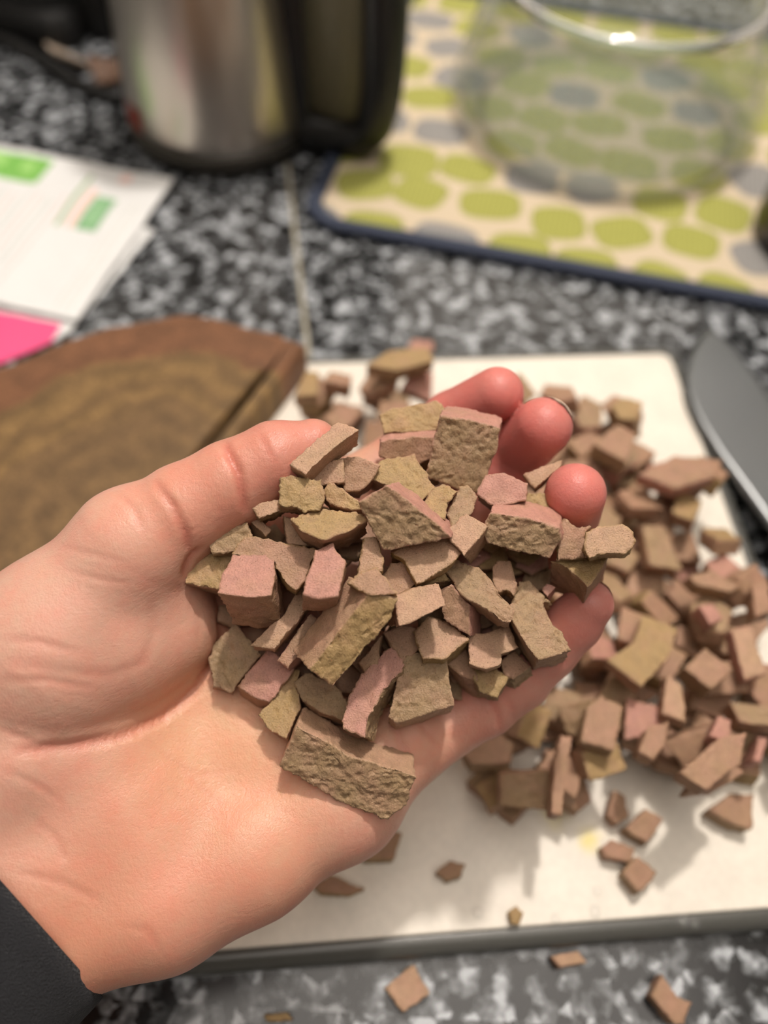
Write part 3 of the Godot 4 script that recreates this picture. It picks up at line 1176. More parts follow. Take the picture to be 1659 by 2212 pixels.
func person() -> void:
	for b in BONES: add_bones(b[0], b[1])
	var t := base("person")
	var skin := skin_material()
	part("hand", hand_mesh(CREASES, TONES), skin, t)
	var nail := StandardMaterial3D.new()
	nail.albedo_color = Color(0.9, 0.78, 0.7)
	nail.roughness = 0.25
	for k in NAILS:
		# [tip centre, along the finger, away from the pad, radius]
		var st := SurfaceTool.new()
		st.begin(Mesh.PRIMITIVE_TRIANGLES)
		var y: Vector3 = k[1].normalized()
		var z: Vector3 = (k[2] - y * k[2].dot(y)).normalized()
		var x := y.cross(z)
		var r: float = k[3]
		for i in 12:
			for j in 10:
				for layer in 2:
					var q := []
					for e in [[i, j], [i + 1, j], [i + 1, j + 1], [i, j + 1]]:
						var a: float = (e[0] / 12.0 - 0.5) * 2.0
						var l: float = -4.0 + (r + 3.75) * e[1] / 10.0
						var w := 0.95 * sqrt(maxf(1.0 - pow(maxf(l - (r - 3.4), 0.0) / 3.6, 2.0), 0.0))
						var rr := sqrt(maxf(r * r - pow(maxf(l, 0.0), 2.0) * 0.86, 1.0)) + 0.05 - layer * 0.45
						q.append((k[0] + x * sin(a * w) * rr * 0.98 + z * cos(a * w) * rr + y * l) * 0.001)
					for id in ([0, 2, 1, 0, 3, 2] if layer == 0 else [0, 1, 2, 0, 2, 3]):
						st.set_smooth_group(layer)
						st.add_vertex(q[id])
		st.generate_normals()
		part("fingernail", st.commit(), nail, t)
	# sleeve: an oval tube of thick dark cloth round the wrist, open at the cuff
	var cloth := plain(Color(0.10, 0.102, 0.118), 0.95)
	cloth.rim_enabled = true
	cloth.rim = 0.35
	cloth.heightmap_enabled = true
	cloth.heightmap_texture = tex(noise_of(FastNoiseLite.TYPE_SIMPLEX, 0.12, 71, 3).get_seamless_image(256, 256))
	cloth.heightmap_scale = 0.05
	cloth.uv1_triplanar = true
	cloth.uv1_scale = Vector3.ONE * 40.0
	var ax: Vector3 = SLEEVE[1].normalized()
	var sx: Vector3 = SLEEVE[2].normalized()
	var sy: Vector3 = (SLEEVE[6] - sx * SLEEVE[6].dot(sx)).normalized()
	var st := SurfaceTool.new()
	st.begin(Mesh.PRIMITIVE_TRIANGLES)
	var rows := 26
	var seg := 56
	var grid := []
	for i in rows * 2 + 1:
		var row := []
		var outer := i <= rows
		var l := (float(rows - i) / rows if outer else float(i - rows) / rows) * 112.0
		for j in seg:
			var a := TAU * j / seg
			var fold := 1.6 * warp.get_noise_3d(cos(a) * 9.0, sin(a) * 9.0, l * 0.35) * clampf(l / 20.0, 0.25, 1.0)
			var grow: float = l * SLEEVE[5] + (0.0 if outer else -1.8) + fold + (0.9 * sin(PI * clampf(l / 4.0, 0, 1)) if outer else 0.0)
			row.append((SLEEVE[0] + sx * cos(a) * (SLEEVE[3] + grow) + sy * sin(a) * (SLEEVE[4] + grow) + ax * l) * 0.001)
		grid.append(row)
	for i in rows * 2:
		for j in seg:
			var k := (j + 1) % seg
			for v in [grid[i][j], grid[i + 1][k], grid[i + 1][j], grid[i][j], grid[i][k], grid[i + 1][k]]:
				st.add_vertex(v)
	st.generate_normals()
	part("sleeve", st.commit(), cloth, t)
	tag(t, "open left hand, palm up, cupped around diced meat, in a charcoal sleeve", "person")

func heap(meat: Material) -> void:
	var sd := 1
	for h in HEAP:
		place_chunk(h[3], h[4], h[0], h[1], h[2], "meat pieces held in the hand", 0.00085, sd, meat)
		sd += 1
	for f in FILL:
		place_chunk(f[2], f[3], f[0], f[1], "shaded meat piece deep in the handful, mostly hidden under the upper pieces", "meat pieces at the bottom of the handful", 0.0016, sd, meat)
		sd += 1

func droplets() -> void:
	var water := StandardMaterial3D.new()
	water.transparency = BaseMaterial3D.TRANSPARENCY_ALPHA
	water.albedo_color = Color(0.9, 0.9, 0.9, 0.08)
	water.roughness = 0.02
	var k := 0
	var words := ["at the edge of the hand's shadow", "farthest from the rim", "close to the farthest one", "on the grey rim at the far right", "on the grey rim, second from the right", "midway along the front of the board"]
	for p in DROPS:
		var r: float = 0.0016 if k % 2 else 0.0021
		var m := lathe(PackedVector2Array([Vector2(r, 0.0), Vector2(r * 0.93, r * 0.3), Vector2(r * 0.7, r * 0.5), Vector2(r * 0.35, r * 0.62), Vector2(0.00001, r * 0.65)]), 20)
		tag(part("water_droplet", m, water, self, p), "glinting water droplet on the cutting board, %s" % words[k], "water droplet", "water droplets on the board")
		k += 1

# ---------------------------------------------------------------- measured places, in millimetres
var HEAP := [
	["c", "c", "smooth tan stick of meat leaning on the thumb tip", [Vector3(-22.7,144.7,-106.0), Vector3(-12.3,145.4,-118.9), Vector3(-7.3,145.5,-116.4), Vector3(-14.7,145.0,-108.6), Vector3(-18.5,144.8,-103.1)], Vector3(-0.1,-7.9,-1.9)],
	["c", "r", "short grey-tan meat piece directly below the stick on the thumb tip", [Vector3(-19.1,138.2,-108.0), Vector3(-17.5,139.4,-110.7), Vector3(-10.4,140.1,-112.1), Vector3(-9.7,137.7,-106.7), Vector3(-15.5,137.2,-105.6)], Vector3(-0.6,-8.2,-3.6)],
	["b", "c", "pinkish tan meat piece just below the bare skin of the index finger", [Vector3(-11.0,138.4,-113.4), Vector3(-7.3,138.7,-113.9), Vector3(-1.6,138.1,-112.4), Vector3(-3.2,136.6,-109.0), Vector3(-6.2,135.3,-106.0), Vector3(-10.2,135.2,-106.0)], Vector3(-0.2,-8.3,-3.4)],
	["y", "b", "yellowish flat-topped meat chunk above the big pink-edged wedge", [Vector3(-3.9,135.1,-109.9), Vector3(-1.7,135.8,-115.4), Vector3(6.8,136.2,-117.6), Vector3(12.2,135.4,-107.9), Vector3(8.5,134.9,-104.1), Vector3(1.7,135.1,-107.8)], Vector3(-0.7,-9.4,-3.7)],
	["r", "p", "large brown wedge of meat with a pink upper edge at the middle of the heap", [Vector3(-6.2,144.1,-97.1), Vector3(0.2,147.2,-100.0), Vector3(5.3,144.7,-97.9), Vector3(13.3,140.3,-94.2), Vector3(15.5,138.4,-92.6), Vector3(8.3,136.8,-91.1), Vector3(0.3,135.4,-89.7), Vector3(-2.3,139.0,-92.7)], Vector3(2.9,-7.6,-6.5)],
	["c", "y", "oblong meat slab with two dark pores just below the pink-edged wedge", [Vector3(2.2,131.6,-91.8), Vector3(4.9,131.9,-93.4), Vector3(17.0,132.8,-97.3), Vector3(18.7,132.1,-92.4), Vector3(17.2,131.8,-90.0), Vector3(14.7,131.4,-87.8), Vector3(8.4,130.7,-83.8), Vector3(5.8,131.4,-89.4)], Vector3(0.2,-9.9,-3.0)],
	["b", "c", "smooth pinkish meat piece tucked under the left end of the pored slab", [Vector3(2.3,128.5,-90.5), Vector3(6.6,128.8,-91.1), Vector3(8.8,127.7,-86.1), Vector3(5.4,127.0,-83.2), Vector3(1.9,126.5,-81.0), Vector3(0.4,127.6,-86.6)], Vector3(0.3,-7.8,-2.1)],
	["y", "r", "small olive sliver of meat showing beneath the pored slab", [Vector3(9.1,123.6,-87.7), Vector3(14.8,125.9,-91.3), Vector3(16.9,124.5,-89.1), Vector3(12.2,123.5,-87.6)], Vector3(0.6,-6.8,-1.6)],
	["c", "b", "pale tan meat block with two pinholes right of the longest crusted chunk", [Vector3(3.3,129.8,-81.0), Vector3(6.5,130.0,-83.2), Vector3(14.0,130.3,-84.8), Vector3(15.5,130.1,-79.6), Vector3(10.7,129.9,-76.5), Vector3(5.1,129.6,-73.7)], Vector3(-2.6,-12.4,-5.1)],
	["r", "b", "long bent strip of meat running diagonally beside the darkest gap", [Vector3(15.3,125.6,-90.8), Vector3(17.4,126.2,-94.4), Vector3(20.6,126.0,-93.1), Vector3(24.2,125.9,-91.7), Vector3(26.7,125.6,-89.2), Vector3(28.3,125.3,-86.5), Vector3(32.1,124.7,-81.5), Vector3(31.4,124.4,-78.6), Vector3(29.3,124.3,-78.8), Vector3(26.0,124.6,-81.5), Vector3(22.3,124.7,-83.3), Vector3(20.0,124.8,-84.6), Vector3(17.9,125.1,-87.4)], Vector3(0.6,-8.8,-2.5)],
	["b", "p", "mauve meat block in shade below the long bent strip", [Vector3(14.5,124.4,-86.0), Vector3(17.1,125.4,-87.4), Vector3(22.2,122.3,-83.5), Vector3(22.4,117.8,-77.7), Vector3(19.0,118.9,-79.1), Vector3(15.9,120.2,-80.7)], Vector3(4.1,-8.9,-4.5)],
	["b", "r", "small knobbly meat bit standing right of the long bent strip", [Vector3(27.8,121.9,-94.8), Vector3(28.7,122.3,-96.3), Vector3(32.0,122.4,-96.5), Vector3(33.3,121.3,-91.9), Vector3(34.1,120.9,-90.0), Vector3(33.1,120.4,-87.9), Vector3(31.3,120.7,-89.3), Vector3(29.5,120.5,-88.4), Vector3(27.9,121.0,-91.1)], Vector3(1.4,-7.8,-2.1)],
	["r", "r", "curled brown meat scrap just above the sloping block on the little finger", [Vector3(32.7,118.0,-87.2), Vector3(34.7,119.4,-92.8), Vector3(37.2,119.4,-92.7), Vector3(42.5,118.4,-88.0), Vector3(38.5,118.1,-86.9)], Vector3(1.6,-8.0,-1.8)],
	["r", "b", "sloping oblong meat block lying across the little finger", [Vector3(31.2,119.1,-85.0), Vector3(37.0,119.6,-89.4), Vector3(39.8,119.6,-88.0), Vector3(42.4,119.2,-81.3), Vector3(44.4,119.2,-79.8), Vector3(46.5,119.1,-75.0), Vector3(43.0,118.9,-73.4), Vector3(38.3,118.8,-72.1), Vector3(34.4,118.9,-78.1)], Vector3(2.4,-15.9,-3.8)],
	["c", "c", "thin pale flake of meat with a ragged edge near the little finger", [Vector3(22.3,113.2,-80.5), Vector3(26.7,113.3,-80.4), Vector3(32.6,113.5,-83.7), Vector3(34.9,113.7,-77.4), Vector3(30.9,113.6,-75.4), Vector3(30.4,113.7,-72.5), Vector3(26.7,113.6,-71.0), Vector3(22.7,113.4,-72.2)], Vector3(0.9,-5.5,-1.6)],
	["y", "r", "crumbling meat piece hanging below the ragged pale flake", [Vector3(24.4,106.0,-75.0), Vector3(29.0,106.2,-75.3), Vector3(33.9,105.9,-72.5), Vector3(31.1,105.1,-67.2), Vector3(26.3,105.2,-68.6), Vector3(24.4,105.6,-71.9)], Vector3(0.8,-9.1,-2.1)],
	["b", "b", "brown corner of a meat chunk left of the ragged pale flake", [Vector3(17.9,106.4,-74.7), Vector3(22.6,107.7,-78.5), Vector3(24.6,106.6,-75.1), Vector3(26.3,105.3,-70.8), Vector3(22.1,105.5,-71.8)], Vector3(4.9,-13.4,0.5)],
	["b", "r", "squarish brown meat piece right of the ragged pale flake", [Vector3(31.5,106.6,-76.6), Vector3(35.4,107.1,-79.2), Vector3(39.5,106.6,-75.1), Vector3(34.7,106.1,-72.0), Vector3(32.4,106.2,-73.1)], Vector3(2.2,-11.3,-0.8)],
	["r", "c", "square grey-brown meat slab with a pale right edge at the base of the little finger", [Vector3(6.1,111.9,-73.2), Vector3(10.0,112.6,-74.8), Vector3(17.3,112.6,-74.5), Vector3(19.8,108.1,-63.7), Vector3(12.0,106.8,-60.8), Vector3(5.9,105.9,-58.8), Vector3(4.0,106.5,-60.3)], Vector3(0.4,-11.8,-2.1)],
	["c", "y", "rounded pale meat lump just above the square grey-brown slab", [Vector3(8.9,116.6,-78.8), Vector3(12.6,117.0,-82.7), Vector3(17.3,117.0,-81.6), Vector3(22.5,117.0,-77.1), Vector3(19.8,116.8,-74.6), Vector3(16.4,116.6,-71.8), Vector3(11.3,116.4,-71.7), Vector3(9.8,116.5,-75.4)], Vector3(0.9,-10.5,-2.1)],
	["b", "b", "shaded meat piece left of the rounded pale lump", [Vector3(1.6,114.3,-78.8), Vector3(6.0,115.2,-80.9), Vector3(10.5,114.9,-80.0), Vector3(10.8,113.1,-75.6), Vector3(6.8,111.4,-71.8), Vector3(3.6,112.8,-75.3)], Vector3(0.4,-9.2,-2.0)],
	["p", "r", "long pink finger-shaped stick of meat above the big loose slab", [Vector3(1.3,112.9,-74.0), Vector3(3.8,113.4,-75.7), Vector3(7.3,112.5,-71.4), Vector3(6.6,112.2,-69.8), Vector3(2.9,111.3,-65.9), Vector3(1.1,110.6,-62.6), Vector3(-0.8,109.8,-58.8), Vector3(-1.1,108.9,-54.4), Vector3(-6.3,109.1,-56.0), Vector3(-7.0,109.4,-57.8), Vector3(-6.0,110.5,-63.2), Vector3(-3.4,111.7,-68.5)], Vector3(2.2,-10.5,-2.0)],
	["y", "y", "tiny olive meat cap over the upper end of the pink stick", [Vector3(2.3,111.4,-75.1), Vector3(3.7,111.8,-76.1), Vector3(7.7,111.4,-74.8), Vector3(7.2,110.7,-72.4), Vector3(4.4,110.9,-73.2)], Vector3(0.3,-7.2,-1.0)],
	["r", "c", "largest meat slab, alone at the palm end of the heap, pores along its top", [Vector3(-17.7,108.5,-56.3), Vector3(-11.7,106.3,-54.2), Vector3(-5.4,103.6,-51.6), Vector3(3.1,101.6,-49.8), Vector3(11.3,100.2,-48.4), Vector3(9.6,94.6,-42.8), Vector3(5.4,91.8,-39.8), Vector3(-3.5,93.8,-41.8), Vector3(-10.1,96.2,-44.1), Vector3(-21.5,100.9,-48.6)], Vector3(-0.0,-7.1,-7.2)],
	["y", "b", "pale crusty meat wedge at the palm edge left of the largest slab", [Vector3(-27.6,103.2,-59.7), Vector3(-24.5,103.8,-64.6), Vector3(-20.6,104.8,-71.4), Vector3(-18.6,104.9,-71.8), Vector3(-19.0,104.3,-67.2), Vector3(-17.6,103.7,-62.2), Vector3(-20.4,102.8,-54.7), Vector3(-24.7,102.9,-56.7)], Vector3(0.3,-10.6,-1.8)],
	["r", "b", "grey-brown arched meat piece behind the largest slab", [Vector3(-20.0,104.8,-68.3), Vector3(-17.4,105.4,-70.7), Vector3(-10.3,105.2,-69.2), Vector3(-5.2,104.0,-62.9), Vector3(-6.5,103.3,-59.9), Vector3(-13.0,103.5,-61.5), Vector3(-17.7,104.0,-64.3)], Vector3(-0.5,-10.9,-1.3)],
	["p", "b", "mauve diamond-shaped meat block at the palm edge", [Vector3(-33.5,105.4,-66.3), Vector3(-26.8,108.6,-75.7), Vector3(-19.8,107.1,-70.9), Vector3(-23.8,105.0,-64.3), Vector3(-25.5,104.5,-62.9), Vector3(-28.4,104.7,-63.5), Vector3(-32.2,105.2,-65.3)], Vector3(-1.0,-12.2,-1.4)],
	["r", "b", "meat block with fibrous crust nearest the fold of the thumb base", [Vector3(-41.0,106.2,-76.4), Vector3(-36.0,108.0,-81.8), Vector3(-28.8,105.8,-74.8), Vector3(-35.2,102.7,-65.4), Vector3(-40.0,102.9,-66.3), Vector3(-41.7,104.9,-72.4)], Vector3(-1.4,-10.1,-2.6)],
	["b", "p", "narrow brown slat of meat left of the longest crusted chunk", [Vector3(-23.7,112.6,-70.6), Vector3(-16.6,116.4,-82.1), Vector3(-13.3,115.4,-78.8), Vector3(-21.0,112.1,-68.8)], Vector3(0.2,-10.1,-2.7)],
	["c", "c", "twisted pale sliver of meat between the pinkest block and the brown slat", [Vector3(-29.9,116.9,-72.3), Vector3(-26.3,117.9,-76.7), Vector3(-22.9,118.6,-79.5), Vector3(-19.2,120.5,-87.5), Vector3(-16.9,119.4,-82.6), Vector3(-19.7,118.3,-77.7), Vector3(-24.3,116.9,-71.7)], Vector3(-0.5,-8.8,-2.6)],
	["p", "b", "pinkest meat block, standing tall near the thumb base", [Vector3(-36.5,131.2,-78.5), Vector3(-36.8,130.6,-83.8), Vector3(-34.8,130.3,-89.0), Vector3(-25.7,130.5,-89.6), Vector3(-24.4,131.0,-84.4), Vector3(-24.4,131.6,-78.8), Vector3(-30.3,131.5,-77.7)], Vector3(1.1,-17.0,-0.1)],
	["b", "y", "broad pinkish tan slab of meat behind the pinkest block", [Vector3(-35.3,130.3,-89.4), Vector3(-33.4,131.2,-93.2), Vector3(-30.5,131.4,-93.8), Vector3(-22.4,131.3,-92.6), Vector3(-15.4,131.3,-91.7), Vector3(-17.4,129.5,-83.9), Vector3(-18.9,128.9,-81.4), Vector3(-21.4,129.1,-82.5), Vector3(-25.5,130.3,-88.4)], Vector3(-1.2,-9.7,-3.3)],
	["y", "b", "yellowish crusted meat block touching the web of the thumb", [Vector3(-46.6,123.5,-84.3), Vector3(-47.1,125.3,-92.5), Vector3(-43.4,125.4,-92.4), Vector3(-35.0,125.5,-92.2), Vector3(-37.7,124.2,-86.9), Vector3(-37.9,123.4,-83.2)], Vector3(-1.3,-9.6,-3.4)],
	["r", "r", "small pitted meat cube under the thumb", [Vector3(-42.1,130.7,-94.5), Vector3(-40.5,131.4,-96.1), Vector3(-32.6,131.9,-97.1), Vector3(-30.9,130.5,-93.6), Vector3(-33.6,129.1,-90.4), Vector3(-40.1,128.9,-90.0)], Vector3(-1.8,-9.7,-3.3)],
	["c", "c", "small smooth meat wedge leaning on the pitted cube", [Vector3(-34.4,130.6,-100.5), Vector3(-33.0,130.9,-101.8), Vector3(-26.6,129.8,-96.6), Vector3(-27.9,129.4,-94.8)], Vector3(-4.2,-9.2,-4.0)],
	["c", "r", "short pale meat strip along the underside of the thumb", [Vector3(-31.9,136.1,-99.9), Vector3(-24.7,136.6,-101.9), Vector3(-24.1,136.1,-98.8), Vector3(-29.1,135.6,-96.3)], Vector3(-1.2,-8.4,-3.3)],
	["y", "r", "square meat piece with a lump on its face beside the thumb", [Vector3(-24.4,139.9,-97.0), Vector3(-24.9,142.2,-104.2), Vector3(-19.9,142.3,-104.3), Vector3(-15.1,142.2,-103.9), Vector3(-14.0,140.9,-99.6), Vector3(-14.8,140.0,-96.6), Vector3(-18.0,139.8,-96.2), Vector3(-20.1,140.0,-97.2)], Vector3(-1.1,-10.1,-4.6)],
	["y", "c", "folded shred of meat right of the lumpy square piece", [Vector3(-15.0,137.4,-103.6), Vector3(-13.8,138.3,-106.2), Vector3(-9.8,137.8,-104.7), Vector3(-6.1,137.0,-102.1), Vector3(-4.5,136.3,-99.8), Vector3(-8.6,136.3,-99.9), Vector3(-13.0,136.6,-100.9)], Vector3(-0.4,-8.3,-3.4)],
	["y", "b", "boat-shaped meat wedge with a bright crust below the lumpy square piece", [Vector3(-21.4,138.8,-94.8), Vector3(-18.1,138.9,-96.3), Vector3(-14.1,138.9,-98.0), Vector3(-6.5,139.2,-97.3), Vector3(-3.5,139.4,-95.4), Vector3(-7.8,139.6,-91.7), Vector3(-13.4,139.6,-89.1), Vector3(-18.6,139.2,-91.3)], Vector3(-0.4,-12.2,-3.4)],
	["c", "c", "pale slab of meat under the left side of the boat-shaped wedge", [Vector3(-24.3,132.8,-99.4), Vector3(-21.0,132.5,-98.8), Vector3(-19.0,131.0,-96.1), Vector3(-14.4,129.7,-93.5), Vector3(-18.1,129.5,-93.2), Vector3(-22.8,129.6,-93.4)], Vector3(-0.9,-8.3,-3.4)],
	["p", "b", "plump pink meat chunk just left of centre with a moist lower rim", [Vector3(-15.2,136.5,-88.3), Vector3(-13.9,136.6,-89.0), Vector3(-11.2,136.8,-90.0), Vector3(-10.2,136.6,-88.3), Vector3(-7.7,136.4,-85.9), Vector3(-8.3,135.9,-82.0), Vector3(-9.1,135.4,-77.4), Vector3(-13.3,135.2,-76.8), Vector3(-17.2,135.2,-77.0), Vector3(-16.9,135.4,-79.0), Vector3(-16.1,136.0,-84.1)], Vector3(-0.7,-12.7,-2.6)],
	["c", "y", "upright splinter of meat below the boat-shaped wedge's right end", [Vector3(-5.0,133.1,-88.4), Vector3(-4.3,135.1,-93.3), Vector3(-1.0,135.1,-93.2), Vector3(0.6,133.2,-88.7), Vector3(0.3,132.1,-86.0), Vector3(-2.5,132.1,-86.1), Vector3(-5.6,131.5,-84.5)], Vector3(-0.0,-9.6,-3.4)],
	["y", "c", "longest meat chunk, olive crusted front and broad smooth side, in mid heap", [Vector3(-2.2,135.2,-79.2), Vector3(4.3,134.2,-78.2), Vector3(3.0,131.0,-74.8), Vector3(0.2,128.2,-71.9), Vector3(-4.3,124.1,-67.4), Vector3(-9.2,119.5,-62.4), Vector3(-15.0,122.0,-65.0), Vector3(-8.2,129.0,-72.5)], Vector3(-5.2,-7.0,-7.3)],
	["b", "y", "smooth pinkish lump of meat at the upper end of the longest chunk", [Vector3(-7.1,135.3,-81.0), Vector3(-4.6,135.7,-83.6), Vector3(-1.0,136.0,-85.1), Vector3(4.1,135.4,-78.8), Vector3(-2.2,135.2,-78.1)], Vector3(-0.0,-8.5,-3.1)],
	["b", "b", "small light meat corner poking out below the longest chunk", [Vector3(-4.0,112.1,-71.5), Vector3(-1.4,113.5,-74.9), Vector3(1.3,114.9,-78.1), Vector3(0.5,111.0,-68.7), Vector3(-1.6,110.9,-68.5)], Vector3(0.6,-9.1,-2.1)],
	["y", "b", "tan meat cube right of the pink-edged wedge", [Vector3(9.1,136.5,-102.3), Vector3(11.4,137.4,-107.3), Vector3(14.0,137.5,-108.0), Vector3(17.5,137.4,-106.6), Vector3(15.1,136.7,-102.4), Vector3(14.7,136.1,-98.8), Vector3(11.7,136.1,-98.9)], Vector3(0.3,-9.2,-4.0)],
	["r", "b", "leaning tan meat cube, second to the right of the pink-edged wedge", [Vector3(15.0,134.1,-101.5), Vector3(18.0,135.4,-109.0), Vector3(20.0,135.6,-109.9), Vector3(22.3,135.1,-106.7), Vector3(21.2,134.5,-102.6), Vector3(19.3,134.0,-100.1), Vector3(16.2,133.7,-98.2)], Vector3(0.3,-9.1,-4.1)],
	["c", "b", "neat diamond-shaped meat dice with a wet glint above the darkest gap", [Vector3(15.3,134.7,-97.4), Vector3(19.9,135.4,-101.2), Vector3(25.0,135.1,-98.5), Vector3(21.8,134.4,-94.2), Vector3(19.4,133.8,-90.3), Vector3(16.1,134.3,-94.3)], Vector3(2.9,-10.6,-3.9)],
	["p", "b", "rosy meat piece lying against the middle finger", [Vector3(22.7,132.8,-108.8), Vector3(24.6,134.6,-114.0), Vector3(29.3,134.8,-114.3), Vector3(35.2,134.2,-112.3), Vector3(34.9,132.8,-108.1), Vector3(28.6,132.0,-106.1), Vector3(26.1,132.1,-106.4)], Vector3(1.4,-8.1,-3.7)],
	["y", "r", "tan crusted meat piece wedged against the ring finger", [Vector3(34.1,128.2,-113.1), Vector3(39.6,128.5,-114.0), Vector3(41.7,128.4,-113.2), Vector3(43.3,127.1,-107.9), Vector3(36.5,127.3,-109.3), Vector3(33.9,127.5,-110.4)], Vector3(1.8,-8.2,-3.6)],
	["r", "p", "thick meat bar with a craggy front and pink top, below the middle and ring fingertips", [Vector3(23.5,132.6,-97.8), Vector3(25.0,136.5,-101.3), Vector3(33.2,136.0,-101.1), Vector3(42.0,134.2,-99.6), Vector3(43.1,132.0,-97.7), Vector3(40.4,128.6,-94.5), Vector3(34.1,129.1,-94.9), Vector3(25.2,130.8,-96.2)], Vector3(3.3,-7.0,-9.4)],
	["b", "r", "moist torn meat bit between the craggy bar and the round-ended stick", [Vector3(42.7,130.3,-103.2), Vector3(44.3,130.9,-104.6), Vector3(47.2,130.1,-102.6), Vector3(50.9,130.4,-103.1), Vector3(49.6,129.3,-100.6), Vector3(49.4,127.3,-95.9), Vector3(46.3,127.0,-95.3), Vector3(42.8,126.7,-94.7)], Vector3(2.5,-9.0,-4.3)],
	["c", "y", "round-ended meat stick jutting out past the ring finger", [Vector3(46.9,135.2,-93.6), Vector3(47.7,136.1,-97.5), Vector3(49.5,136.4,-98.7), Vector3(56.2,136.9,-100.1), Vector3(58.8,136.5,-98.3), Vector3(59.2,136.1,-96.4), Vector3(58.1,135.5,-94.0), Vector3(56.6,135.3,-92.8), Vector3(51.3,135.1,-92.6), Vector3(48.3,134.8,-91.4)], Vector3(3.3,-10.1,-4.7)],
	["y", "b", "triangular-topped meat block held above the little fingertip", [Vector3(41.8,124.5,-95.8), Vector3(45.1,124.6,-96.5), Vector3(56.2,124.9,-98.1), Vector3(53.7,125.0,-93.7), Vector3(49.9,125.2,-88.8), Vector3(48.2,125.0,-91.6), Vector3(45.4,124.7,-94.2)], Vector3(3.0,-16.3,-1.1)],
	["r", "p", "upright meat block with a pitted olive face against the index and middle fingers", [Vector3(12.3,143.9,-124.1), Vector3(19.2,143.5,-123.9), Vector3(27.4,142.2,-122.9), Vector3(27.1,138.6,-119.7), Vector3(24.2,129.3,-111.2), Vector3(16.3,130.6,-112.2), Vector3(9.8,132.3,-113.6)], Vector3(2.0,-6.9,-9.6)],
	["y", "c", "flat yellow-tan meat piece topmost of the heap near the index finger", [Vector3(-2.7,133.1,-132.2), Vector3(0.3,133.7,-134.1), Vector3(12.1,134.7,-137.1), Vector3(14.8,134.0,-134.5), Vector3(14.0,132.5,-129.1), Vector3(7.4,132.1,-128.1), Vector3(-1.2,131.7,-127.2)], Vector3(0.4,-8.4,-5.2)],
	["b", "p", "reddish brown meat bar left of the upright olive-faced block", [Vector3(-2.3,135.6,-121.2), Vector3(0.3,136.4,-121.9), Vector3(12.8,137.3,-123.0), Vector3(12.3,133.4,-119.4), Vector3(8.5,131.8,-117.9), Vector3(1.3,131.9,-117.9), Vector3(-2.1,132.8,-118.6)], Vector3(0.6,-6.7,-7.9)],
	["c", "c", "thin sliver of meat caught between the middle and ring fingers", [Vector3(35.1,129.4,-118.2), Vector3(41.1,130.5,-121.0), Vector3(45.2,131.1,-122.6), Vector3(45.0,130.6,-121.1), Vector3(38.1,128.3,-114.7)], Vector3(1.4,-5.9,-3.0)],
	["p", "p", "tiny pink crumb of meat beside the triangular-topped block", [Vector3(40.8,117.4,-91.6), Vector3(42.2,118.0,-93.3), Vector3(44.2,117.7,-92.1), Vector3(42.3,116.9,-89.9)], Vector3(1.5,-6.4,-2.2)],
]
